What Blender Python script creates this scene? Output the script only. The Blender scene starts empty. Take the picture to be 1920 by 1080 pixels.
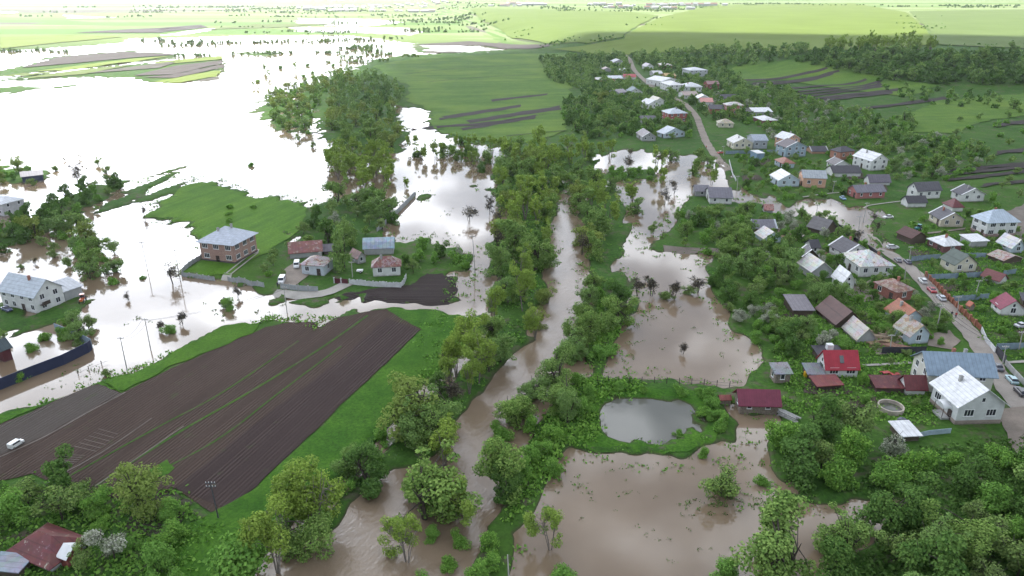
import bpy, math, random
import numpy as np
from mathutils import Vector, Matrix, geometry
R = math.radians
rnd = random.Random(7)
rng = np.random.default_rng(11)
scene = bpy.context.scene
COL = scene.collection

# ------------------------------------------------------------------ camera, sky, sun, exposure
F, CX, CY, PITCH, H = 1350.0, 960.0, 540.0, R(22.7), 80.0
cam_d = bpy.data.cameras.new('camera'); cam = bpy.data.objects.new('camera', cam_d); COL.objects.link(cam)
cam.location = (0, 0, H); cam.rotation_euler = (R(90) - PITCH, 0, 0)
cam_d.sensor_width = 36; cam_d.lens = F / 1920 * 36; cam_d.clip_start = 1; cam_d.clip_end = 40000
scene.camera = cam
SUN_EL, SUN_AZ = R(50), R(-25)
SUN = Vector((math.sin(SUN_AZ) * math.cos(SUN_EL), math.cos(SUN_AZ) * math.cos(SUN_EL), math.sin(SUN_EL)))
sd = bpy.data.lights.new('sun', 'SUN'); so = bpy.data.objects.new('sun', sd); COL.objects.link(so)
sd.energy = 4.6; sd.angle = R(0.5); sd.color = (1.0, .95, .84)
so.location = (0, 0, 500); so.rotation_euler = SUN.to_track_quat('Z', 'Y').to_euler()
scene.view_settings.view_transform = 'Standard'; scene.view_settings.look = 'None'
scene.view_settings.gamma = 1; scene.view_settings.exposure = 1.2
try:
    scene.cycles.max_bounces = 6; scene.cycles.diffuse_bounces = 2; scene.cycles.glossy_bounces = 3
    scene.cycles.transmission_bounces = 3; scene.cycles.volume_bounces = 0
    scene.cycles.use_denoising = True
except Exception: pass

class NT:
    """tiny helper round a node tree"""
    def __init__(s, nt): s.t = nt; s.n = nt.nodes; s.l = nt.links
    def add(s, typ, **kw):
        nd = s.n.new(typ)
        for k, v in kw.items():
            if k.startswith('i_'):
                key = k[2:]; key = int(key) if key.isdigit() else key.replace('_', ' ')
                s.put(nd.inputs[key], v)
            else: setattr(nd, k, v)
        return nd
    def put(s, sock, v):
        if hasattr(v, 'is_output') : s.l.new(v, sock)
        elif isinstance(v, bpy.types.Node): s.l.new(v.outputs[0], sock)
        else:
            if isinstance(v, tuple) and len(v) == 3 and getattr(sock, 'type', '') == 'RGBA': v = v + (1,)
            sock.default_value = v
    def math(s, op, a, b=0.0, c=None, clamp=False):
        nd = s.add('ShaderNodeMath', operation=op, use_clamp=clamp); s.put(nd.inputs[0], a); s.put(nd.inputs[1], b)
        if c is not None: s.put(nd.inputs[2], c)
        return nd.outputs[0]
    def vmath(s, op, a, b=None):
        nd = s.add('ShaderNodeVectorMath', operation=op); s.put(nd.inputs[0], a)
        if b is not None: s.put(nd.inputs[1], b)
        return nd.outputs['Value'] if op in ('DOT_PRODUCT', 'LENGTH') else nd.outputs[0]
    def mix(s, f, a, b, blend='MIX'):
        nd = s.add('ShaderNodeMix', data_type='RGBA', blend_type=blend)
        s.put(nd.inputs[0], f); s.put(nd.inputs[6], a); s.put(nd.inputs[7], b); return nd.outputs[2]
    def ramp(s, f, lo, hi):
        nd = s.add('ShaderNodeMapRange', clamp=True); s.put(nd.inputs[0], f); nd.inputs[1].default_value = lo; nd.inputs[2].default_value = hi
        return nd.outputs[0]
    def noise(s, scale, detail=3, vec=None, rough=.55):
        nd = s.add('ShaderNodeTexNoise'); nd.inputs['Scale'].default_value = scale; nd.inputs['Detail'].default_value = detail
        nd.inputs['Roughness'].default_value = rough
        if vec is not None: s.put(nd.inputs['Vector'], vec)
        return nd.outputs[0]

world = bpy.data.worlds.new('World'); scene.world = world; world.use_nodes = True
w = NT(world.node_tree); w.n.clear()
wo = w.add('ShaderNodeOutputWorld'); bg = w.add('ShaderNodeBackground'); bg.inputs[1].default_value = 0.1
sky = w.add('ShaderNodeTexSky', sky_type='NISHITA', sun_disc=False, sun_elevation=SUN_EL, sun_rotation=SUN_AZ)
gen = w.add('ShaderNodeTexCoord').outputs['Generated']
sep = w.add('ShaderNodeSeparateXYZ'); w.put(sep.inputs[0], gen)
zz = w.math('ADD', w.math('MAXIMUM', sep.outputs[2], 0.0), 0.22)
cmb = w.add('ShaderNodeCombineXYZ'); w.put(cmb.inputs[0], w.math('DIVIDE', sep.outputs[0], zz)); w.put(cmb.inputs[1], w.math('DIVIDE', sep.outputs[1], zz))
cl = w.ramp(w.noise(5.2, 3, cmb.outputs[0], .42), .46, .60)
GA, GE = R(-31), R(15)
gd = (math.sin(GA) * math.cos(GE), math.cos(GA) * math.cos(GE), math.sin(GE))
dt = w.math('MAXIMUM', w.vmath('DOT_PRODUCT', gen, gd), 0.0)
glow = w.math('ADD', w.math('MULTIPLY', w.math('POWER', dt, 4.0), 11.0), w.math('MULTIPLY', w.math('POWER', dt, 22.0), 24.0))
cloud_lit = w.math('ADD', w.math('MULTIPLY', cl, 12.0), w.math('ADD', 1.0, glow))
ccol = w.add('ShaderNodeVectorMath', operation='SCALE'); ccol.inputs[0].default_value = (.93, .975, 1.05); w.put(ccol.inputs['Scale'], cloud_lit)
skyc = w.mix(w.math('ADD', 0.55, w.math('MULTIPLY', cl, .42)), sky.outputs[0], ccol.outputs[0])
w.put(bg.inputs[0], skyc); w.l.new(bg.outputs[0], wo.inputs[0])

# ------------------------------------------------------------------ picture points to ground points
cp, sp = math.cos(PITCH), math.sin(PITCH)
def ray(px, py):
    dx, dy = (px - CX) / F, (CY - py) / F
    return np.array((dx, cp + sp * dy, -sp + cp * dy))
def P0(px, py):
    py = max(py, -17.0); d = ray(px, py); t = -H / d[2]; return (d[0] * t, d[1] * t)
def project(p):
    x, y, z = p[0], p[1], p[2] - H
    dep = y * cp - z * sp; up = y * sp + z * cp
    return (CX + F * x / dep, CY - F * up / dep)
def poly0(pts): return np.array([P0(*p) for p in pts])
def sdf(pts, X, Y):
    """signed distance, positive inside"""
    n = len(pts); d2 = np.full(X.shape, 1e18); ins = np.zeros(X.shape, bool)
    for i in range(n):
        ax, ay = pts[i - 1]; bx, by = pts[i]; ex, ey = bx - ax, by - ay
        t = np.clip(((X - ax) * ex + (Y - ay) * ey) / (ex * ex + ey * ey + 1e-9), 0, 1)
        d2 = np.minimum(d2, (X - ax - t * ex) ** 2 + (Y - ay - t * ey) ** 2)
        c = (ay > Y) != (by > Y)
        if ey != 0: ins ^= c & (X < ax + (Y - ay) / ey * ex)
    return np.where(ins, 1, -1) * np.sqrt(d2)
def inside(pts, x, y): return bool(sdf(pts, np.array([x]), np.array([y]))[0] > 0)

LAND = [
 ('+', [(-3000,-18),(5000,-18),(5000,60),(1920,60),(1250,60),(940,64),(930,78),(770,82),(690,70),(640,66),(480,66),(360,70),(245,72),(235,80),(130,88),(0,97),(-3000,125)]),
 ('-', [(560,34),(700,36),(760,42),(700,48),(640,50),(560,44)]), ('-', [(540,50),(760,52),(800,60),(770,66),(690,62),(560,60)]),
 ('-', [(0,22),(40,23),(20,25),(0,25)]), ('-', [(120,28),(220,33),(130,34)]), ('-', [(300,66),(380,54),(420,53),(340,66)]),
 ('+', [(700,112),(780,102),(960,95),(1060,88),(1250,58),(5000,58),(5000,1700),(950,1700),(950,1080),(940,960),(1000,800),(1100,700),(1110,560),(1100,440),(1090,350),(960,285),(860,265),(805,240),(800,205),(740,200),(745,225),(760,255),(750,285),(690,292),(640,277),(600,255),(592,215),(560,195),(560,170),(600,155),(650,135)]),
 ('-', [(1110,292),(1190,280),(1240,287),(1300,292),(1345,298),(1365,325),(1380,355),(1400,362),(1440,372),(1480,388),(1500,372),(1560,372),(1600,385),(1650,395),(1668,408),(1640,425),(1650,455),(1662,470),(1640,470),(1590,435),(1540,410),(1500,400),(1440,402),(1420,385),(1380,378),(1350,374),(1330,370),(1290,365),(1290,395),(1260,420),(1240,450),(1215,470),(1330,478),(1335,490),(1310,500),(1325,520),(1340,560),(1360,580),(1370,610),(1420,650),(1430,675),(1400,700),(1390,718),(1320,722),(1240,715),(1140,705),(1145,680),(1180,580),(1180,520),(1140,500),(1150,470),(1190,440),(1160,380),(1130,340)]),
 ('+', [(1140,318),(1230,322),(1225,338),(1150,338)]),
 ('-', [(1470,428),(1520,440),(1500,455),(1475,450)]), ('-', [(1530,470),(1560,472),(1555,480),(1532,478)]),
 ('-', [(1065,842),(1150,852),(1230,860),(1296,853),(1368,824),(1380,795),(1376,765),(1385,768),(1450,780),(1470,800),(1430,830),(1440,880),(1480,900),(1490,920),(1450,945),(1560,950),(1640,945),(1700,935),(1690,960),(1640,985),(1620,1010),(1540,1050),(1540,1085),(1530,1300),(950,1300),(945,1080),(950,1000),(1000,960),(1030,890)]),
 ('+', [(900,985),(940,960),(955,1010),(962,1080),(985,1300),(850,1300),(885,1080),(915,1020)]),
 ('-', [(1122,797),(1130,760),(1158,748),(1235,748),(1300,752),(1313,774),(1316,804),(1293,820),(1240,827),(1176,827),(1132,815)]),
 ('+', [(-3000,1000),(-300,830),(0,775),(90,752),(190,712),(250,695),(330,655),(420,612),(500,592),(525,598),(590,608),(650,584),(735,574),(905,592),(880,640),(830,690),(760,770),(660,880),(560,970),(500,1060),(420,1300),(-1500,1700)]),
 ('+', [(930,300),(960,285),(1050,300),(1060,350),(1030,385),(1028,430),(1030,500),(1010,560),(1005,640),(930,700),(880,750),(850,800),(825,860),(740,880),(700,905),(650,940),(625,985),(600,1000),(620,960),(680,880),(760,800),(850,700),(910,640),(925,590),(925,520),(935,440),(945,380),(930,340)]),
 ('+', [(270,405),(300,380),(350,345),(400,340),(420,352),(440,362),(570,378),(575,390),(570,410),(560,450),(500,475),(470,485),(380,482),(400,452),(350,440),(345,425),(330,410)]),
 ('+', [(340,508),(385,480),(480,470),(545,450),(570,400),(600,385),(640,375),(720,385),(745,380),(710,430),(735,455),(800,450),(870,470),(890,490),(885,505),(840,515),(860,535),(850,555),(890,568),(800,572),(640,562),(560,562),(500,548),(430,528),(345,518)]),
 ('+', [(500,562),(600,560),(640,566),(600,576),(520,572)]),
 ('+', [(-300,520),(-300,440),(0,425),(80,400),(170,345),(225,340),(225,360),(130,410),(60,450),(0,475)]),
 ('+', [(180,395),(260,352),(320,318),(345,315),(330,330),(260,370),(190,402)]), ('+', [(245,397),(300,355),(355,335),(340,350),(290,380)]),
 ('+', [(-300,650),(-300,545),(0,562),(60,590),(150,555),(165,565),(150,592),(85,614),(0,632)]),
 ('+', [(-800,200),(-800,150),(0,132),(50,122),(110,105),(235,95),(340,102),(340,108),(240,118),(60,138),(0,145)]),
 ('+', [(0,150),(160,130),(300,115),(415,105),(420,125),(400,148),(340,155),(280,155),(240,146),(130,145),(0,152)]),
 ('+', [(-300,184),(0,163),(140,161),(0,176)]),
 ('+', [(500,185),(520,175),(545,195),(548,245),(515,245),(480,210)]), ('+', [(560,195),(575,200),(580,250),(550,248)]),
 ('+', [(-200,345),(-200,300),(0,312),(80,322),(85,335),(0,342)]),
 ('+', [(870,345),(905,346),(925,356),(890,357)]), ('+', [(775,365),(800,362),(808,372),(780,374)]),
 ('+', [(765,82),(880,77),(1030,82),(1030,88),(945,98),(860,98),(945,93),(880,84),(790,85),(800,95),(850,99),(780,98)]),
 ('+', [(450,97),(530,100),(510,106),(455,102)]),
]
LAND = [(op, poly0(p)) for op, p in LAND]
PLATEAU = poly0([(770,-17),(790,12),(880,45),(960,80),(1050,97),(1200,106),(1350,130),(1500,150),(1700,162),(1950,174),(5000,250),(7000,-17)])

def vnoise(X, Y, s, seed):
    """value noise, numpy"""
    X = X / s; Y = Y / s; xi = np.floor(X).astype(np.int64); yi = np.floor(Y).astype(np.int64); fx = X - xi; fy = Y - yi
    fx = fx * fx * (3 - 2 * fx); fy = fy * fy * (3 - 2 * fy)
    def h(a, b):
        v = (a * 374761393 + b * 668265263 + seed * 1274126177) & 0xffffffff
        v = ((v ^ (v >> 13)) * 1274126177) & 0xffffffff
        return ((v ^ (v >> 16)) & 0xffff) / 65535.0
    return (h(xi, yi) * (1 - fx) + h(xi + 1, yi) * fx) * (1 - fy) + (h(xi, yi + 1) * (1 - fx) + h(xi + 1, yi + 1) * fx) * fy - .5
def smooth(t): t = np.clip(t, 0, 1); return t * t * (3 - 2 * t)
# furrow direction of the big ploughed field, used for the jagged shores too
_a, _b = P0(325, 915), P0(705, 600); FUR = math.atan2(_b[1] - _a[1], _b[0] - _a[0])
def hill_z(X, Y):
    return 19.0 * smooth(sdf(PLATEAU, X, Y) / 110.0 + .25) 
def land_sdf(X, Y):
    r = np.hypot(X, Y); s = np.full(X.shape, -1e3)
    for op, p in LAND:
        d = sdf(p, X, Y); s = np.maximum(s, d) if op == '+' else np.minimum(s, -d)
    U = X * math.cos(FUR) + Y * math.sin(FUR); V = -X * math.sin(FUR) + Y * math.cos(FUR)
    k = np.clip(r / 160, .7, 6)
    return s + k * (5.0 * vnoise(U, V * 7, 20, 1) + 1.6 * vnoise(X, Y, 6, 2) + .8 * vnoise(X, Y, 2.3, 3))
def ground_z(X, Y):
    X = np.asarray(X, float); Y = np.asarray(Y, float)
    r = np.hypot(X, Y); wd = np.clip(r * .011, 1.4, 30)
    return -0.75 + 1.25 * smooth(land_sdf(X, Y) / (2 * wd) + .6) + hill_z(X, Y)
def gz(x, y): return float(ground_z(np.array([x]), np.array([y]))[0])
def PG(px, py):
    """ground point under a picture point (land height, hill included)"""
    py = max(py, -14.0); d = ray(px, py)
    t0 = (H - .5) / -d[2]
    if t0 < 600: return (d[0] * t0, d[1] * t0)
    ts = np.linspace(t0 * .6, t0, 240); X, Y, Z = d[0] * ts, d[1] * ts, H + d[2] * ts
    g = hill_z(X, Y) + .5; k = np.argmax(Z <= g + 1e-6)
    return (X[k], Y[k])
CROP = {'A': (1080, 90, 6), 'B': (1340, 225, 6), 'C': (1640, 330, 6.836), 'D': (1360, 380, 6), 'E': (1600, 460, 6), 'F': (1420, 500, 6), 'G': (1400, 640, 6),
        'H': (1640, 640, 6.836), 'I': (1080, 240, 6), 'K': (0, 480, 8), 'L': (330, 400, 8), 'M': (500, 430, 6), 'N': (0, 260, 8), 'O': (0, 600, 8), 'Q': (0, 945, 8), 'P': (0, 0, 1)}
def cc(c, x, y): ox, oy, s = CROP[c]; return (ox + x / s, oy + y / s)

# ------------------------------------------------------------------ objects
def tag(o, label=None, cat=None, group=None, kind=None):
    if label: o['label'] = label
    if cat: o['category'] = cat
    if group: o['group'] = group
    if kind: o['kind'] = kind
    return o
def empty(name, loc, rz=0):
    o = bpy.data.objects.new(name, None); COL.objects.link(o); o.location = loc; o.rotation_euler = (0, 0, rz); o.empty_display_size = .5; return o
class MB:
    def __init__(s): s.v = []; s.f = []; s.m = []
    def face(s, pts, m=0):
        b = len(s.v); s.v += [tuple(p) for p in pts]; s.f.append(tuple(range(b, b + len(pts)))); s.m.append(m)
    def box(s, x0, x1, y0, y1, z0, z1, m=0):
        b = len(s.v); s.v += [(x0,y0,z0),(x1,y0,z0),(x1,y1,z0),(x0,y1,z0),(x0,y0,z1),(x1,y0,z1),(x1,y1,z1),(x0,y1,z1)]
        for q in ((0,3,2,1),(4,5,6,7),(0,1,5,4),(1,2,6,5),(2,3,7,6),(3,0,4,7)): s.f.append(tuple(b + i for i in q)); s.m.append(m)
    def slab(s, pts, th, m=0):
        """a plate: polygon pts (top), thickness th downwards"""
        b = len(s.v); n = len(pts); s.v += [tuple(p) for p in pts] + [(p[0], p[1], p[2] - th) for p in pts]
        s.f.append(tuple(b + i for i in range(n))); s.f.append(tuple(b + n + i for i in reversed(range(n)))); s.m += [m, m]
        for i in range(n):
            j = (i + 1) % n; s.f.append((b + i, b + n + i, b + n + j, b + j)); s.m.append(m)
    def tube(s, pts, rad, n=6, m=0, cap=True):
        pts = [Vector(p) for p in pts]; rings = []
        for i, p in enumerate(pts):
            d = (pts[min(i + 1, len(pts) - 1)] - pts[max(i - 1, 0)]).normalized(); a = d.orthogonal().normalized(); c = d.cross(a)
            r = rad[i] if isinstance(rad, (list, tuple)) else rad; b = len(s.v)
            s.v += [tuple(p + r * (math.cos(2 * math.pi * k / n) * a + math.sin(2 * math.pi * k / n) * c)) for k in range(n)]; rings.append(b)
        for b0, b1 in zip(rings, rings[1:]):
            for k in range(n):
                k2 = (k + 1) % n; s.f.append((b0 + k, b0 + k2, b1 + k2, b1 + k)); s.m.append(m)
        if cap:
            s.f.append(tuple(rings[0] + k for k in reversed(range(n)))); s.f.append(tuple(rings[-1] + k for k in range(n))); s.m += [m, m]
    def mesh(s, name, mats):
        me = bpy.data.meshes.new(name); me.from_pydata(s.v, [], s.f)
        for mt in (mats if isinstance(mats, (list, tuple)) else [mats]): me.materials.append(mt)
        if any(s.m): me.polygons.foreach_set('material_index', s.m)
        me.update(); return me
    def obj(s, name, mats, parent=None, loc=None):
        o = bpy.data.objects.new(name, s.mesh(name, mats)); COL.objects.link(o)
        if parent: o.parent = parent
        if loc: o.location = loc
        return o
def inst(name, me, parent=None, loc=(0,0,0), rz=0, sc=None):
    o = bpy.data.objects.new(name, me); COL.objects.link(o); o.location = loc; o.rotation_euler = (0, 0, rz)
    if sc is not None: o.scale = sc if isinstance(sc, tuple) else (sc, sc, sc)
    if parent: o.parent = parent
    return o
def kids(o): return [c for c in bpy.data.objects if c.parent == o]

# ------------------------------------------------------------------ materials
def newmat(name):
    m = bpy.data.materials.new(name); m.use_nodes = True; t = NT(m.node_tree); b = t.n['Principled BSDF']; return m, t, b
def plain(name, col, rough=.7, var=.18, scale=1.5, bump=0, metal=0, spec=.3):
    m, t, b = newmat(name); oc = t.add('ShaderNodeTexCoord').outputs['Object']
    n = t.noise(scale, 4, oc)
    c0 = tuple(max(0, c * (1 - var)) for c in col); c1 = tuple(min(1, c * (1 + var)) for c in col)
    t.put(b.inputs['Base Color'], t.mix(t.ramp(n, .3, .7), c0 + (1,), c1 + (1,)))
    b.inputs['Roughness'].default_value = rough; b.inputs['Metallic'].default_value = metal; b.inputs['Specular IOR Level'].default_value = spec
    if bump:
        bp = t.add('ShaderNodeBump'); bp.inputs['Strength'].default_value = .5; bp.inputs['Distance'].default_value = bump; t.put(bp.inputs['Height'], n); t.put(b.inputs['Normal'], bp)
    return m
_roof = {}
def roofmat(col, rust=0, rustcol=(.16,.06,.04), rib=1.0, rough=.5, axis=0):
    key = (col, rust, rustcol, rib, axis)
    if key in _roof: return _roof[key]
    m, t, b = newmat('roof_covering'); oc = t.add('ShaderNodeTexCoord').outputs['Object']
    n1 = t.noise(.9, 4, oc); n2 = t.noise(3.5, 3, oc)
    c = t.mix(t.ramp(n1, .3, .7), tuple(x * .8 for x in col) + (1,), tuple(min(.9, x * 1.12) for x in col) + (1,))
    if rust:
        f = t.ramp(t.math('ADD', t.math('MULTIPLY', n1, .7), t.math('MULTIPLY', n2, .3)), .62 - rust * .3, .70 - rust * .3)
        c = t.mix(f, c, rustcol + (1,))
        vr = t.add('ShaderNodeTexVoronoi'); vr.inputs['Scale'].default_value = .8; t.put(vr.inputs['Vector'], oc)
        c = t.mix(.22, c, vr.outputs['Color'], 'MULTIPLY')
    sx = t.add('ShaderNodeSeparateXYZ'); t.put(sx.inputs[0], oc)
    ph = t.math('FRACT', t.math('MULTIPLY', sx.outputs[axis], rib)); seam = t.math('LESS_THAN', ph, .14)
    c = t.mix(t.math('MULTIPLY', seam, .38), c, tuple(x * .35 for x in col) + (1,))
    bp = t.add('ShaderNodeBump'); bp.inputs['Strength'].default_value = .6; bp.inputs['Distance'].default_value = .06; t.put(bp.inputs['Height'], seam)
    t.put(b.inputs['Base Color'], c); t.put(b.inputs['Normal'], bp); b.inputs['Roughness'].default_value = rough; b.inputs['Specular IOR Level'].default_value = .35
    _roof[key] = m; return m
_wall = {}
def wallmat(col, brick=False):
    if (col, brick) in _wall: return _wall[(col, brick)]
    m, t, b = newmat('wall_finish'); oc = t.add('ShaderNodeTexCoord').outputs['Object']
    n = t.noise(.7, 5, oc); sx = t.add('ShaderNodeSeparateXYZ'); t.put(sx.inputs[0], oc)
    c = t.mix(t.ramp(n, .3, .75), tuple(x * .82 for x in col) + (1,), tuple(min(.85, x * 1.08) for x in col) + (1,))
    if brick:
        mp = t.add('ShaderNodeMapping'); t.put(mp.inputs[0], oc)
        cb = t.add('ShaderNodeCombineXYZ'); t.put(cb.inputs[0], t.math('ADD', sx.outputs[0], sx.outputs[1])); t.put(cb.inputs[1], sx.outputs[2])
        bk = t.add('ShaderNodeTexBrick'); t.put(bk.inputs['Vector'], cb); bk.inputs['Scale'].default_value = 1.6
        t.put(bk.inputs['Color1'], c); bk.inputs['Color2'].default_value = tuple(x * .68 for x in col) + (1,); bk.inputs['Mortar'].default_value = tuple(min(.6, x * 1.3 + .06) for x in col) + (1,)
        c = bk.outputs[0]
    st = t.ramp(t.math('ADD', sx.outputs[2], t.math('MULTIPLY', t.noise(1.6, 3, oc), 1.2)), .75, 1.0)
    c = t.mix(t.math('MULTIPLY', t.math('SUBTRACT', 1.0, st), .55), c, (.16, .14, .12, 1))     # splash dirt along the foot
    t.put(b.inputs['Base Color'], c); b.inputs['Roughness'].default_value = .85; b.inputs['Specular IOR Level'].default_value = .2
    _wall[(col, brick)] = m; return m
GLASS, _t, _b = newmat('window_glass'); _b.inputs['Base Color'].default_value = (.03, .035, .045, 1); _b.inputs['Roughness'].default_value = .08
WHITE = plain('white_paint', (.66, .67, .68), .5, .06)
CONC = plain('concrete', (.33, .33, .32), .9, .25, .8)
DARKWOOD = plain('dark_wood', (.06, .045, .04), .9, .4, 2)
WOOD = plain('weathered_wood', (.2, .17, .14), .9, .35, 3)
POLE = plain('pole_concrete', (.36, .35, .33), .9, .2, 1)
BLACK = plain('black_rubber', (.02, .02, .022), .7, .1)
BRICKM = wallmat((.30, .13, .09), True)
BARK = plain('bark', (.06,.05,.042), .95, .35, 2)
BARKP = plain('pale_bark', (.17, .15, .13), .95, .3, 2)

def leafmat(name, c0, c1, c2, trans=.2):
    """leaf colour varies from leaf clump to clump and from tree to tree"""
    m = bpy.data.materials.new(name); m.use_nodes = True; t = NT(m.node_tree); t.n.clear()
    oi = t.add('ShaderNodeObjectInfo'); oc = t.add('ShaderNodeTexCoord').outputs['Object']
    geo = t.add('ShaderNodeNewGeometry')
    n = t.math('ADD', t.math('MULTIPLY', t.noise(.45, 2, oc), .55), t.math('MULTIPLY', geo.outputs['Random Per Island'], .45))
    c = t.mix(t.ramp(n, .25, .8), c0 + (1,), c1 + (1,))
    c = t.mix(t.math('MULTIPLY', oi.outputs['Random'], .6), c, c2 + (1,))
    df = t.add('ShaderNodeBsdfDiffuse'); tr = t.add('ShaderNodeBsdfTranslucent'); t.put(df.inputs[0], c); t.put(tr.inputs[0], c)
    mx = t.add('ShaderNodeMixShader'); mx.inputs[0].default_value = trans; t.l.new(df.outputs[0], mx.inputs[1]); t.l.new(tr.outputs[0], mx.inputs[2])
    o = t.add('ShaderNodeOutputMaterial'); t.l.new(mx.outputs[0], o.inputs[0]); return m
LEAF = {
 'willow': leafmat('willow_leaf', (0.0904,0.175,0.0396), (0.282,0.407,0.107), (0.169,0.282,0.096)),
 'alder': leafmat('alder_leaf', (0.124,0.209,0.0339), (0.339,0.452,0.0904), (0.203,0.305,0.0678)),
 'olive': leafmat('olive_leaf', (0.136,0.192,0.0452), (0.328,0.395,0.096), (0.181,0.271,0.0735)),
 'dark': leafmat('dark_leaf', (0.0475,0.113,0.0294), (0.169,0.282,0.0678), (0.096,0.186,0.0508)),
 'bush': leafmat('shrub_leaf', (0.0791,0.192,0.0339), (0.26,0.452,0.0847), (0.147,0.294,0.0678)),
 'fruit': leafmat('fruit_leaf', (0.0904,0.186,0.0452), (0.282,0.395,0.102), (0.203,0.271,0.107)),
 'blossom': leafmat('blossom', (.16,.21,.10), (.52,.52,.45), (.34,.36,.28)),
 'bare': leafmat('bare_bud', (.13,.12,.075), (.20,.20,.12), (.16,.13,.10)),
}
# ------------------------------------------------------------------ the cloud whose shadow lies on the near land, high above and out of the picture
def build_cloud():
    A = 6000.0; off = (SUN.x / SUN.z * A, SUN.y / SUN.z * A)
    sh = [P0(*p) for p in [(-900,430),(0,350),(240,330),(450,292),(575,210),(690,116),(1000,91),(1400,90),(1560,97),(1750,95),(2600,112),(3600,200)]] + [(1100,-300),(-900,-300)]
    P = np.array(sh) + np.array(off); x0, y0 = P.min(0) - 60; x1, y1 = P.max(0) + 60
    gx, gy = np.meshgrid(np.arange(x0, x1, 26.0), np.arange(y0, y1, 26.0), indexing='ij')
    s = sdf(P, gx, gy) + 30 * vnoise(gx, gy, 90, 5); k = s > 0
    th = np.sqrt(np.clip(s, 0, 400)) * 9 * (.8 + .7 * vnoise(gx, gy, 160, 6) + .4 * vnoise(gx, gy, 60, 8))
    idx = -np.ones(gx.shape, int); V = []; Fc = []
    for i, j in zip(*np.nonzero(k)): idx[i, j] = len(V); V.append((gx[i,j], gy[i,j], A + th[i,j])); V.append((gx[i,j], gy[i,j], A - 10 - .35 * th[i,j]))
    q = {}
    for i in range(gx.shape[0] - 1):
        for j in range(gx.shape[1] - 1):
            c = [idx[i,j], idx[i+1,j], idx[i+1,j+1], idx[i,j+1]]
            if min(c) < 0: continue
            Fc.append(tuple(c)); Fc.append(tuple(a + 1 for a in reversed(c)))
            for a, b in zip(c, c[1:] + c[:1]): q[(a, b)] = 1
    for (a, b) in q:
        if (b, a) not in q: Fc.append((b, a, a + 1, b + 1))
    me = bpy.data.meshes.new('cloud'); me.from_pydata(V, [], Fc); me.update()
    for p in me.polygons: p.use_smooth = True
    m = bpy.data.materials.new('cloud_white'); m.use_nodes = True; t = NT(m.node_tree); t.n.clear()
    d = t.add('ShaderNodeBsdfDiffuse'); d.inputs[0].default_value = (.9,.9,.9,1); r = t.add('ShaderNodeBsdfTranslucent'); r.inputs[0].default_value = (.9,.9,.92,1)
    mx = t.add('ShaderNodeMixShader'); mx.inputs[0].default_value = .5; t.l.new(d.outputs[0], mx.inputs[1]); t.l.new(r.outputs[0], mx.inputs[2])
    o = t.add('ShaderNodeOutputMaterial'); t.l.new(mx.outputs[0], o.inputs[0]); me.materials.append(m)
    o = bpy.data.objects.new('cloud', me); COL.objects.link(o); tag(o, kind='structure')
build_cloud()
def build_haze(density=.00006):
    hz = MB(); hz.box(-16500, 16500, -3500, 16000, -2, 96); m = bpy.data.materials.new('haze_air'); m.use_nodes = True; t = NT(m.node_tree); t.n.clear()
    v = t.add('ShaderNodeVolumePrincipled'); v.inputs['Color'].default_value = (.93,.96,1,1); v.inputs['Density'].default_value = density; v.inputs['Anisotropy'].default_value = .72
    o = t.add('ShaderNodeOutputMaterial'); t.l.new(v.outputs[0], o.inputs['Volume']); tag(hz.obj('haze', m), kind='stuff')
build_haze()
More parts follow.
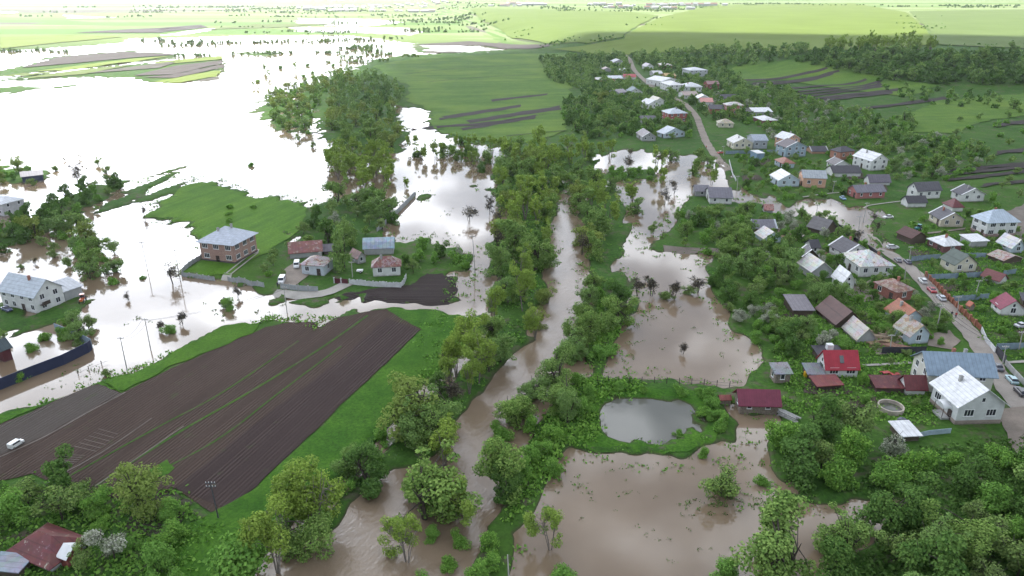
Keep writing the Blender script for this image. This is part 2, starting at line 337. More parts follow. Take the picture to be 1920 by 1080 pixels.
# ------------------------------------------------------------------ ground, water, fields, roads
def grassmat(name, c0, c1, c2, bare=0.0, far=False, fine=1.0, strips=None):
    m, t, b = newmat(name); po = t.add('ShaderNodeNewGeometry').outputs['Position']
    n0 = t.noise(.018, 3, po); n1 = t.noise(.16, 4, po, .6); n2 = t.noise(1.3 * fine, 4, po, .65)
    if strips is not None:     # mown and grazed strips
        mp = t.add('ShaderNodeMapping'); mp.vector_type = 'TEXTURE'; t.put(mp.inputs[0], po); mp.inputs['Rotation'].default_value = (0, 0, strips[0]); mp.inputs['Scale'].default_value = (12, 1, 1)
        n1 = t.math('ADD', t.math('MULTIPLY', n1, .35), t.math('MULTIPLY', t.noise(strips[1], 3, mp, .6), .65))
    c = t.mix(t.ramp(n1, .3, .7), c0 + (1,), c1 + (1,)); c = t.mix(t.ramp(n2, .35, .75), c, c2 + (1,)); 
    c = t.mix(t.math('MULTIPLY', t.ramp(n0, .45, .7), .45), c, (c1[0] * 1.25, c1[1] * 1.05, c1[2], 1))
    if bare: c = t.mix(t.ramp(t.math('ADD', t.math('MULTIPLY', n1, .6), t.math('MULTIPLY', t.noise(.5, 3, po), .4)), .56 - bare * .1, .66), c, (.10, .085, .065, 1))
    szz = t.add('ShaderNodeSeparateXYZ'); t.put(szz.inputs[0], po); c = t.mix(t.math('MULTIPLY', t.ramp(t.math('SUBTRACT', .28, t.math('ADD', szz.outputs[2], t.math('MULTIPLY', t.math('SUBTRACT', n2, .5), .35))), 0.0, .2), .8), c, (.06, .055, .035, 1))   # mud and drowned grass at the water line
    if far:
        # patchwork of crops out on the plain: narrow strips of different crops
        sx = t.add('ShaderNodeSeparateXYZ'); t.put(sx.inputs[0], po)
        mp = t.add('ShaderNodeMapping'); t.put(mp.inputs[0], po); mp.inputs['Scale'].default_value = (.0009, .007, 1); mp.inputs['Rotation'].default_value = (0, 0, R(6))
        v = t.add('ShaderNodeTexVoronoi'); v.inputs['Scale'].default_value = 1.0; t.put(v.inputs['Vector'], mp); v.inputs['Randomness'].default_value = .85
        s2 = t.add('ShaderNodeSeparateColor'); t.put(s2.inputs[0], v.outputs['Color'])
        fc = t.mix(t.ramp(s2.outputs[0], .3, .32), (.11, .20, .05, 1), (.17, .23, .08, 1)); fc = t.mix(t.ramp(s2.outputs[1], .60, .62), fc, (.22, .27, .13, 1)); fc = t.mix(t.ramp(s2.outputs[2], .84, .86), fc, (.13, .115, .10, 1))
        fc = t.mix(t.math('MULTIPLY', t.ramp(n1, .3, .7), .3), fc, (.10, .15, .05, 1))
        c = t.mix(t.ramp(sx.outputs[1], 1000, 1250), c, fc)
    bp = t.add('ShaderNodeBump'); bp.inputs['Strength'].default_value = .9; bp.inputs['Distance'].default_value = .22; t.put(bp.inputs['Height'], n2)
    t.put(b.inputs['Base Color'], c); t.put(b.inputs['Normal'], bp); b.inputs['Roughness'].default_value = .95; b.inputs['Specular IOR Level'].default_value = .08
    return m
GRASS = grassmat('grass_ground', (.038,.10,.017), (.07,.15,.026), (.025,.058,.015), .3, True)
LUSH = grassmat('lush_grass', (.036,.11,.012), (.085,.19,.022), (.022,.065,.011), fine=1.6)
MEADOW = grassmat('meadow_grass', (.04,.105,.015), (.13,.25,.03), (.05,.115,.017), strips=(FUR, .35)); SLOPE = grassmat('slope_grass', (.038,.10,.018), (.135,.225,.038), (.05,.105,.02), strips=(R(10), .10))
ROUGH = grassmat('rough_grass', (.03,.065,.02), (.05,.10,.028), (.028,.042,.02), .9)
def cropmat(name, c0, c1, ang=0.0, sc=.12):
    m, t, b = newmat(name); po = t.add('ShaderNodeNewGeometry').outputs['Position']
    mp = t.add('ShaderNodeMapping'); t.put(mp.inputs[0], po); mp.inputs['Rotation'].default_value = (0, 0, ang); mp.inputs['Scale'].default_value = (.12, 1, 1)
    n = t.math('ADD', t.math('MULTIPLY', t.noise(.012, 3, po), .6), t.math('MULTIPLY', t.noise(sc, 2, mp), .4))
    t.put(b.inputs['Base Color'], t.mix(t.ramp(n, .35, .65), c0 + (1,), c1 + (1,))); b.inputs['Roughness'].default_value = .95; b.inputs['Specular IOR Level'].default_value = .05
    return m
def soilmat(name, ang, per=.75, c0=(.040,.028,.023), c1=(.088,.062,.050)):
    m, t, b = newmat(name); po = t.add('ShaderNodeNewGeometry').outputs['Position']
    mp = t.add('ShaderNodeMapping'); mp.vector_type = 'TEXTURE'; t.put(mp.inputs[0], po); mp.inputs['Rotation'].default_value = (0, 0, ang)
    sx = t.add('ShaderNodeSeparateXYZ'); t.put(sx.inputs[0], mp)
    n1 = t.noise(.09, 4, po); n2 = t.noise(1.6, 4, po, .7)
    st = t.add('ShaderNodeMapping'); t.put(st.inputs[0], mp); st.inputs['Scale'].default_value = (.02, .55, 1); n3 = t.noise(1, 3, st)
    wv = t.math('SINE', t.math('MULTIPLY', t.math('ADD', sx.outputs[1], t.math('MULTIPLY', n2, .22)), 2 * math.pi / per))
    amp = t.ramp(n3, .38, .62)
    f = t.math('ADD', t.math('ADD', t.math('MULTIPLY', t.math('MULTIPLY', wv, amp), .22), t.math('MULTIPLY', n2, .4)), t.math('ADD', t.math('MULTIPLY', n1, .3), t.math('MULTIPLY', n3, .55)))
    c = t.mix(t.ramp(f, .35, .98), c0 + (1,), c1 + (1,))
    weeds = t.ramp(t.math('ADD', t.math('MULTIPLY', t.noise(.4, 4, po), .6), t.math('MULTIPLY', n3, .4)), .60, .68); c = t.mix(t.math('MULTIPLY', weeds, .45), c, (.05, .075, .025, 1))
    bp = t.add('ShaderNodeBump'); bp.inputs['Strength'].default_value = .8; bp.inputs['Distance'].default_value = .16
    t.put(bp.inputs['Height'], t.math('ADD', t.math('MULTIPLY', wv, t.math('MULTIPLY', amp, .6)), n2))
    t.put(b.inputs['Base Color'], c); t.put(b.inputs['Normal'], bp); b.inputs['Roughness'].default_value = .95; b.inputs['Specular IOR Level'].default_value = .1
    return m
SOIL = soilmat('ploughed_soil', FUR)
def roadm(name, c0, c1):
    m, t, b = newmat(name); po = t.add('ShaderNodeNewGeometry').outputs['Position']
    f = t.math('ADD', t.math('MULTIPLY', t.noise(.25, 4, po), .6), t.math('MULTIPLY', t.noise(2.5, 4, po, .7), .4))
    t.put(b.inputs['Base Color'], t.mix(t.ramp(f, .35, .65), c0 + (1,), c1 + (1,))); b.inputs['Roughness'].default_value = .9
    bp = t.add('ShaderNodeBump'); bp.inputs['Distance'].default_value = .05; t.put(bp.inputs['Height'], f); t.put(b.inputs['Normal'], bp); return m
ROAD = roadm('gravel', (.20,.175,.15), (.30,.27,.24)); TRACK = roadm('dirt_track', (.15,.125,.10), (.24,.20,.165)); SLABS = roadm('old_concrete', (.24,.225,.2), (.34,.32,.29))
ROWM = roadm('row_soil', (.075,.06,.05), (.15,.125,.105)); WETMUD = roadm('wet_mud', (.10,.08,.065), (.17,.145,.12))

def watermat(name, c0, c1, rough, ior, bs, bd, wave, aniso=None):
    m, t, b = newmat(name); po = t.add('ShaderNodeNewGeometry').outputs['Position']
    t.put(b.inputs['Base Color'], t.mix(t.ramp(t.noise(.03, 4, po), .35, .65), c0 + (1,), c1 + (1,)))
    b.inputs['Roughness'].default_value = rough; b.inputs['IOR'].default_value = ior; b.inputs['Specular IOR Level'].default_value = .5
    v = po
    if aniso is not None:
        mp = t.add('ShaderNodeMapping'); mp.vector_type = 'TEXTURE'; t.put(mp.inputs[0], po); mp.inputs['Rotation'].default_value = (0, 0, aniso); mp.inputs['Scale'].default_value = (2.2, 1, 1); v = mp
    n = t.math('ADD', t.noise(wave, 4, v, .6), t.math('MULTIPLY', t.noise(wave * .17, 3, po), 1.2))
    bp = t.add('ShaderNodeBump'); bp.inputs['Strength'].default_value = bs; bp.inputs['Distance'].default_value = bd; t.put(bp.inputs['Height'], n); t.put(b.inputs['Normal'], bp)
    return m
WATER = watermat('muddy_water', (.155,.113,.074), (.21,.158,.108), .06, 1.5, .08, .04, .5)
RIVER = watermat('river_water', (.158,.116,.078), (.215,.162,.112), .12, 1.5, .8, .13, 1.3, R(62))
PONDW = watermat('pond_water', (.105,.105,.088), (.13,.128,.108), .04, 1.4, .05, .02, .6)

def grid_mesh(name, X, Y, Z, mats):
    nr, na = X.shape; me = bpy.data.meshes.new(name)
    co = np.stack([X, Y, Z], -1).reshape(-1, 3).astype(np.float32)
    i = np.arange(nr * na).reshape(nr, na); q = np.stack([i[:-1,:-1], i[:-1,1:], i[1:,1:], i[1:,:-1]], -1).reshape(-1, 4)
    me.vertices.add(len(co)); me.vertices.foreach_set('co', co.ravel())
    me.loops.add(q.size); me.loops.foreach_set('vertex_index', q.ravel().astype(np.int32))
    me.polygons.add(len(q)); me.polygons.foreach_set('loop_start', np.arange(0, q.size, 4, dtype=np.int32))
    me.update(calc_edges=True); me.validate()
    for mt in mats: me.materials.append(mt)
    me.polygons.foreach_set('use_smooth', np.ones(len(q), bool)); return me
ang = np.radians(np.concatenate([np.arange(-180, -52, 4.0), np.arange(-52, 52, .22), np.arange(52, 181, 4.0)]))[::-1]
rad = [4.0]
while rad[-1] < 16000: rad.append(rad[-1] + max(.9 if rad[-1] > 45 else 6, rad[-1] * .0085))
A_, R_ = np.meshgrid(ang, np.array(rad)); GX, GY = R_ * np.sin(A_), R_ * np.cos(A_)
g = bpy.data.objects.new('ground', grid_mesh('ground', GX, GY, ground_z(GX, GY), [GRASS])); COL.objects.link(g); tag(g, kind='structure')

def sheet(name, pts, mat, step=None, lift=.06, jit=1.0, world=False, zfix=None):
    """a sheet draped on the ground; the outline wanders a little as real edges do"""
    P = [p if world else PG(*p) for p in pts]; rr = [math.hypot(*p) for p in P]; r = sum(rr) / len(rr)
    step = step or max(1.2, r * .008); B = []
    for i in range(len(P)):
        a, b = P[i], P[(i + 1) % len(P)]; n = max(1, int(math.hypot(b[0]-a[0], b[1]-a[1]) / step))
        for k in range(n): B.append((a[0] + (b[0]-a[0]) * k / n, a[1] + (b[1]-a[1]) * k / n))
    B = np.array(B); B[:,0] += jit * step * .7 * vnoise(B[:,0], B[:,1], step * 2.2, 21) * 2; B[:,1] += jit * step * .7 * vnoise(B[:,0], B[:,1], step * 2.2, 22) * 2
    x0, y0 = B.min(0); x1, y1 = B.max(0); st = step * 1.5
    while (x1 - x0) * (y1 - y0) / st ** 2 > 9000: st *= 1.3
    gx, gy = np.meshgrid(np.arange(x0, x1, st), np.arange(y0, y1, st)); gx = gx.ravel(); gy = gy.ravel()
    ok = sdf(B, gx, gy) > st * .6; I = np.stack([gx[ok], gy[ok]], -1)
    n = len(B); vs = [Vector(p) for p in np.concatenate([B, I])]
    vo, eo, fo, *_ = geometry.delaunay_2d_cdt(vs, [(i, (i + 1) % n) for i in range(n)], [], 1, 1e-4)
    V = np.array([(v.x, v.y) for v in vo]); Z = ground_z(V[:,0], V[:,1]) + lift + np.hypot(V[:,0], V[:,1]) * .0004 if zfix is None else np.full(len(V), zfix)
    me = bpy.data.meshes.new(name); me.from_pydata([(a, b, c) for (a, b), c in zip(V, Z)], [], [tuple(f) for f in fo]); me.materials.append(mat)
    me.update()
    if len(me.polygons) and me.polygons[0].normal.z < 0: me.flip_normals()
    for p in me.polygons: p.use_smooth = True
    o = bpy.data.objects.new(name, me); COL.objects.link(o); tag(o, kind='structure'); return o
def ribbon(name, pts, width, mat, lift=.09, world=False, curve=True):
    P = [Vector(p if world else PG(*p)) for p in pts]; Q = []
    for i in range(len(P) - 1):
        p0, p1, p2, p3 = P[max(i-1,0)], P[i], P[i+1], P[min(i+2, len(P)-1)]; n = max(2, int((p2 - p1).length / 2.5))
        for k in range(n):
            t = k / n
            Q.append(.5 * ((2*p1) + (p2-p0)*t + (2*p0-5*p1+4*p2-p3)*t*t + (3*p1-p0-3*p2+p3)*t**3) if curve else p1.lerp(p2, t))
    Q.append(P[-1]); V, Fc = [], []; wd = width if isinstance(width, (list, tuple)) else (width, width)
    for i, q in enumerate(Q):
        d = (Q[min(i+1, len(Q)-1)] - Q[max(i-1,0)]).normalized(); nn = Vector((-d.y, d.x)); ww = wd[0] + (wd[1]-wd[0]) * i / len(Q)
        for s in (-.5, 0, .5):
            e = q + nn * ww * s * (1 + .12 * rnd.uniform(-1, 1)); V.append((e.x, e.y))
        if i: b = 3 * i; Fc += [(b-3, b-2, b+1, b), (b-2, b-1, b+2, b+1)]
    V = np.array(V); Z = ground_z(V[:,0], V[:,1]) + lift + np.hypot(V[:,0], V[:,1]) * .0004
    me = bpy.data.meshes.new(name); me.from_pydata([(a, b, c) for (a, b), c in zip(V, Z)], [], Fc); me.materials.append(mat); me.update()
    if me.polygons[0].normal.z < 0: me.flip_normals()
    o = bpy.data.objects.new(name, me); COL.objects.link(o); tag(o, kind='structure'); return [(q.x, q.y) for q in Q]
wm = MB(); wm.face([(-16000,-3000,0),(16000,-3000,0),(16000,15500,0),(-16000,15500,0)]); tag(wm.obj('flood_water', WATER), kind='structure')
sheet('river_water', [P0(*p) for p in [(1020,375),(1095,370),(1100,440),(1085,480),(1090,520),(1090,580),(1065,620),(1045,670),(1005,720),(995,770),(935,830),(895,890),(935,940),(935,975),(905,1000),(865,1080),(850,1300),(480,1300),(545,1060),(600,985),(690,890),(820,850),(845,800),(875,750),(925,700),(1005,640),(1005,560),(1020,500),(1015,430)]], RIVER, world=True, zfix=.012, step=3)
sheet('river_water', [P0(*p) for p in [(905,596),(940,600),(925,640),(860,700),(770,800),(690,880),(630,960),(590,1000),(520,1060),(470,1060),(560,965),(660,875),(760,765),(830,685)]], RIVER, world=True, zfix=.010, step=3)
sheet('pond_water', [P0(*p) for p in [(1110,795),(1130,755),(1170,742),(1230,742),(1300,750),(1320,775),(1320,805),(1300,830),(1240,838),(1180,838),(1120,825)]], PONDW, world=True, zfix=.016, step=3)

# ploughed ground and grass strips of the near field
sheet('ploughed_field', [(-260,960),(0,797),(60,772),(160,727),(185,720),(228,738),(340,682),(470,627),(498,614),(545,604),(590,604),(700,583),(725,580),(790,618),(640,760),(545,850),(480,912),(418,958),(395,962),(330,915),(322,932),(180,935),(60,890)], SOIL, jit=.35)
sheet('grass_strip', [(-320,905),(0,778),(90,755),(190,714),(228,737),(185,719),(160,726),(60,771),(0,796),(-320,950)], LUSH, lift=.12)
sheet('grass_strip', [(228,737),(190,714),(250,697),(330,657),(420,614),(498,596),(470,626),(340,681)], LUSH, lift=.12)
sheet('grass_strip', [(725,580),(738,577),(903,594),(876,642),(826,692),(756,772),(655,884),(556,974),(470,1080),(390,1260),(160,1300),(300,1010),(395,965),(480,915),(545,853),(642,763),(790,620)], LUSH, lift=.12, jit=.4)
for p, wd in (([(110,905),(300,800),(420,735),(560,640)], .4), ([(160,925),(330,815),(470,735),(600,655),(690,592)], .6), ([(215,925),(400,830),(520,740),(640,650)], .4)):
    ribbon('grass_strip', p, wd, GRASS, lift=.1)
sheet('ploughed_field', [(-260,975),(0,798),(60,773),(160,728),(186,722),(226,739),(160,775),(80,820),(0,856),(-200,960)], soilmat('grey_soil', FUR, .8, (.055,.046,.040), (.10,.085,.074)), lift=.10, jit=.3)
ribbon('field_path', [(0,858),(80,822),(160,777),(235,737)], .45, ROWM, lift=.12)
ribbon('field_path', [(115,890),(190,850),(285,785)], .3, ROWM, lift=.12)
ribbon('field_path', [(160,925),(250,865),(345,800)], .3, ROWM, lift=.12)
for i in range(9): ribbon('planted_row', [(78 + i * 5.5, 882 - i * 3.5), (118 + i * 5.2, 888 - i * 4.1)], .16, ROWM, lift=.13)
for i in range(6): ribbon('planted_row', [(140 + i * 9, 838 - i * 6.5), (182 + i * 8, 848 - i * 6.5)], .16, ROWM, lift=.13)
sheet('ploughed_field', [(725,597),(788,620),(640,758),(480,912),(420,955),(330,916),(480,795),(640,675)], soilmat('dark_soil', FUR, .8, (.033,.023,.022), (.070,.050,.045)), lift=.10, jit=.3)
sheet('garden_plot', [(285,880),(310,862),(330,875),(300,895)], LUSH, lift=.14); sheet('garden_plot', [(270,945),(330,922),(365,945),(320,1000),(280,1010),(240,985)], soilmat('garden_soil', FUR + 1.45, 1.1, (.04,.045,.025), (.085,.08,.06)), lift=.14)
# ploughed land by the flooded yard
sheet('ploughed_field', [(655,548),(770,536),(800,512),(850,516),(862,532),(850,553),(895,570),(800,574),(700,566),(610,560)], soilmat('wet_soil', 0.0, 1.0, (.03,.024,.023), (.055,.043,.04)), lift=.1)
sheet('meadow', [(268,407),(300,378),(350,343),(400,338),(420,350),(440,360),(572,376),(578,392),(560,430),(505,470),(478,486),(378,484),(400,452),(345,440),(340,425),(328,410)], MEADOW, lift=.08)
sheet('yard_grass', [(345,512),(388,484),(480,474),(428,518)], LUSH, lift=.13)
sheet('dirt_yard', [(535,505),(560,490),(600,505),(570,525),(535,545),(520,535)], TRACK, lift=.12)
ribbon('concrete_track', [(512,549),(560,553),(600,552),(632,542),(652,532)], 4.2, SLABS, lift=.14)
ribbon('concrete_track', [(425,513),(478,471)], .55, SLABS, lift=.16); ribbon('concrete_track', [(432,516),(484,475)], .55, SLABS, lift=.16)
sheet('concrete_pad', [(408,522),(424,512),(432,516),(428,526)], SLABS, lift=.14); sheet('concrete_pad', [(473,470),(492,468),(490,476),(478,478)], SLABS, lift=.18)
sheet('muddy_shore', [(400,523),(470,531),(440,545),(420,540)], WETMUD, lift=-.02)
# village road and lanes
ROADPTS = ribbon('village_road', [(2040,885),(1920,772),(1884,722),(1846,662),(1800,603),(1758,560),(1722,519),(1690,491),(1655,467),(1625,440),(1600,412)], (4.6, 4.2), ROAD)
R2 = ribbon('village_road', [(1366,320),(1345,296),(1326,270),(1313,238),(1309,226)], (4.4, 4), TRACK)
R3 = ribbon('village_road', [(1309,226),(1300,212),(1284,196),(1262,184),(1236,173),(1210,153),(1189,132),(1181,113),(1172,104)], (4.2, 5), TRACK, lift=.3)
ribbon('garden_path', [(1618,686),(1660,684),(1720,680)], .9, SLABS, lift=.12); ribbon('garden_path', [(1505,370),(1560,363),(1610,360)], .8, SLABS, lift=.15)
ribbon('garden_path', [(1610,389),(1650,383),(1690,378)], .8, SLABS, lift=.15); ribbon('garden_path', [(1690,441),(1750,437),(1840,425)], 1.2, TRACK, lift=.12)
ribbon('garden_path', [(1885,681),(1930,678)], 1.0, SLABS, lift=.12)
sheet('dirt_yard', [(1625,625),(1665,617),(1690,640),(1700,660),(1650,668),(1630,650)], TRACK, lift=.1); sheet('dirt_yard', [(1740,628),(1775,618),(1795,640),(1780,655),(1745,650)], TRACK, lift=.1)
sheet('dirt_yard', [(1575,545),(1640,525),(1655,560),(1620,570)], TRACK, lift=.1); sheet('dirt_yard', [(1860,400),(1925,385),(1960,440),(1900,455)], WETMUD, lift=.1)
sheet('dirt_yard', [(1870,770),(1920,762),(1990,860),(1900,850)], TRACK, lift=.1)
sheet('plank_yard', [(1240,462),(1370,468),(1370,476),(1245,474)], WETMUD, lift=.12)
sheet('pond_bank', [(1085,800),(1120,745),(1170,728),(1240,727),(1330,740),(1368,790),(1350,825),(1290,846),(1230,854),(1150,846),(1075,838)], LUSH, lift=.06)
# the green slope beyond the grove with its dark garden strips
sheet('meadow', [(700,125),(780,108),(960,102),(1060,100),(1075,150),(1060,200),(1070,245),(960,272),(870,262),(808,238),(804,206),(760,190),(770,165)], SLOPE, lift=.15)
SOILX = soilmat('strip_soil', R(8), 1.2, (.04,.036,.036), (.07,.06,.056))
for q in ([(822,221),(975,197),(978,202),(825,226)], [(875,227),(1050,199),(1055,206),(880,232)], [(862,242),(1005,216),(1000,224),(868,246)], [(770,240),(900,232),(1030,214),(905,236),(780,243)], [(920,188),(1025,176),(1026,179),(922,192)]):
    sheet('ploughed_strip', q, SOILX, lift=.28, jit=.5)
for p in ([(760,140),(850,130),(1010,121)], [(800,155),(900,146),(1010,140)], [(950,256),(1060,246)]): ribbon('field_edge', p, 2.0, ROUGH, lift=.3)
# gardens above the village
STR = []
for (x0, y0, x1, y1, n, dy) in ((1400,150,1560,128,3,5.5), (1480,166,1640,148,4,5.5), (1530,183,1680,166,2,7), (1600,204,1760,182,1,8), (1780,318,1990,296,3,9), (1870,284,1990,270,1,12), (1840,346,1990,330,1,9), (1875,232,1990,218,1,12)):
    for k in range(n):
        o = k * dy; e = rnd.uniform(-18, 18); STR.append([(x0 + o + e, y0 + o), (x1 + o * .6 + e, y1 + o * .8), (x1 + o * .6 + e + 4, y1 + o * .8 + dy * .62), (x0 + o + e - 6, y0 + o + dy * .62)])
for q in STR:
    sheet('ploughed_strip', q, SOILX, lift=.3, jit=.6)
sheet('meadow', [(1640,235),(1760,190),(1990,170),(1990,205),(1860,225),(1780,250),(1720,250)], SLOPE, lift=.15); sheet('meadow', [(1350,135),(1400,118),(1600,118),(1680,148),(1760,160),(1700,182),(1560,165),(1460,150),(1380,155)], SLOPE, lift=.15)
# bright crops on the plateau and strips on the flood plain
CROPY = cropmat('bright_crop', (.11,.155,.034), (.14,.195,.045), R(20)); CROPG = cropmat('pale_crop', (.115,.165,.042), (.14,.195,.055), R(-10)); CROPP = cropmat('grey_green_crop', (.105,.15,.05), (.13,.18,.065), R(10))
sheet('crop_field', [(1030,94),(1090,88),(1170,74),(1212,46),(1240,33),(1335,11),(1600,7),(1700,24),(1738,58),(1756,84),(1640,95),(1500,98),(1400,98),(1250,99),(1120,102)], CROPY, lift=.5, jit=.3)
sheet('crop_field', [(880,17),(1000,18),(1180,23),(1235,30),(1205,45),(1165,72),(1100,83),(1040,84),(960,72),(930,52),(900,36)], CROPG, lift=.5, jit=.3)
sheet('crop_field', [(1704,22),(2100,16),(2500,20),(2500,110),(2000,95),(1762,85),(1742,58)], CROPP, lift=.5, jit=.3)
CS = [cropmat('strip_crop_%d' % i, tuple(x * .85 for x in c), c, R(8)) for i, c in enumerate([(.17,.22,.06), (.10,.09,.085), (.14,.18,.07), (.12,.115,.10)])]
for k, q in ((1, [(40,128),(110,108),(235,98),(335,103),(260,108),(110,122)]), (0, [(70,134),(240,112),(330,105),(240,117),(120,132)]), (2, [(0,143),(60,137),(110,133),(60,142)]), (3, [(150,140),(300,119),(340,115),(300,128)]), (0, [(290,117),(415,106),(418,112),(300,122)]),
             (1, [(250,143),(330,124),(415,114),(417,119),(330,140)]), (0, [(290,154),(330,147),(420,130),(405,143),(340,155)]), (1, [(270,146),(330,140),(418,121),(420,127),(330,147)]), (3, [(340,156),(410,144),(412,148),(345,157)]), (2, [(20,150),(160,131),(250,122),(160,140)]),
             (1, [(140,62),(250,55),(380,50),(300,62)]), (0, [(0,70),(150,66),(230,70),(120,80),(0,92)]), (1, [(290,54),(375,47),(390,52),(310,60)]), (2, [(380,56),(480,46),(640,44),(520,52)]), (1, [(780,84),(880,78),(1030,83),(1030,88),(950,92),(900,85)]), (3, [(800,96),(880,98),(850,100),(790,99)])):
    sheet('crop_strip', q, CS[k], lift=.35, jit=.3)

# vegetable beds in the village gardens
BED = soilmat('garden_bed', R(75), .9, (.05,.042,.032), (.10,.085,.065))
for q in ([(1700,470),(1735,466),(1745,476),(1708,480)], [(1790,500),(1830,498),(1838,510),(1795,512)], [(1760,535),(1800,533),(1812,545),(1770,548)], [(1530,690),(1600,735),(1570,745),(1505,735)], [(1570,745),(1640,742),(1650,765),(1580,768)], [(1410,300),(1440,298),(1448,308),(1415,312)], [(1500,345),(1540,340),(1548,350),(1505,352)], [(1620,350),(1660,346),(1668,356),(1625,360)], [(1700,360),(1735,357),(1742,366),(1705,370)], [(1470,590),(1500,580),(1520,600),(1490,612)], [(1600,590),(1630,585),(1640,605),(1608,612)], [(1900,620),(1960,612),(1985,650),(1925,660)], [(1390,330),(1425,328),(1430,338),(1395,340)], [(1590,330),(1615,326),(1622,334),(1596,338)]):
    sheet('garden_plot', q, BED, lift=.13, jit=.7)
# ------------------------------------------------------------------ houses, barns and sheds
def winunit(w=1.15, h=1.3, panes=2):
    fr = MB(); t = .11
    fr.box(-w/2-t, w/2+t, -.05, .03, -t, 0); fr.box(-w/2-t, w/2+t, -.05, .03, h, h+t); fr.box(-w/2-t, -w/2, -.05, .03, 0, h); fr.box(w/2, w/2+t, -.05, .03, 0, h)
    for k in range(1, panes): x = -w/2 + w*k/panes; fr.box(x-.04, x+.04, -.045, .03, 0, h)
    fr.box(-w/2-t-.06, w/2+t+.06, -.14, .03, -t-.05, -t+.003)
    pn = MB(); pn.box(-w/2, w/2, -.02, .02, 0, h); return fr.mesh('window', WHITE), pn.mesh('pane', GLASS)
WIN = {1: winunit(.8, 1.1, 1), 2: winunit(), 3: winunit(1.8, 1.35, 3)}
def doorunit():
    d = MB(); d.box(-.5, .5, -.06, .03, 0, 2.1); d.box(-.6, -.5, -.08, .03, 0, 2.2); d.box(.5, .6, -.08, .03, 0, 2.2); d.box(-.6, .6, -.08, .03, 2.1, 2.2)
    h = MB(); h.box(.32, .42, -.11, -.06, .95, 1.05); return d.mesh('door', DARKWOOD), h.mesh('handle', WHITE)
DOOR = doorunit()
def flap():
    c = MB(); c.box(-.28, .28, -.28, .28, 0, 1.5); c.box(-.34, .34, -.34, .34, 1.5, 1.62); c.box(-.16, .16, -.16, .16, 1.62, 1.72); return c
CHIM = {'brick': flap().mesh('chimney', BRICKM), 'grey': flap().mesh('chimney', CONC)}
HOUSES = []      # (screen x, screen y, short description, radius, world x, y)
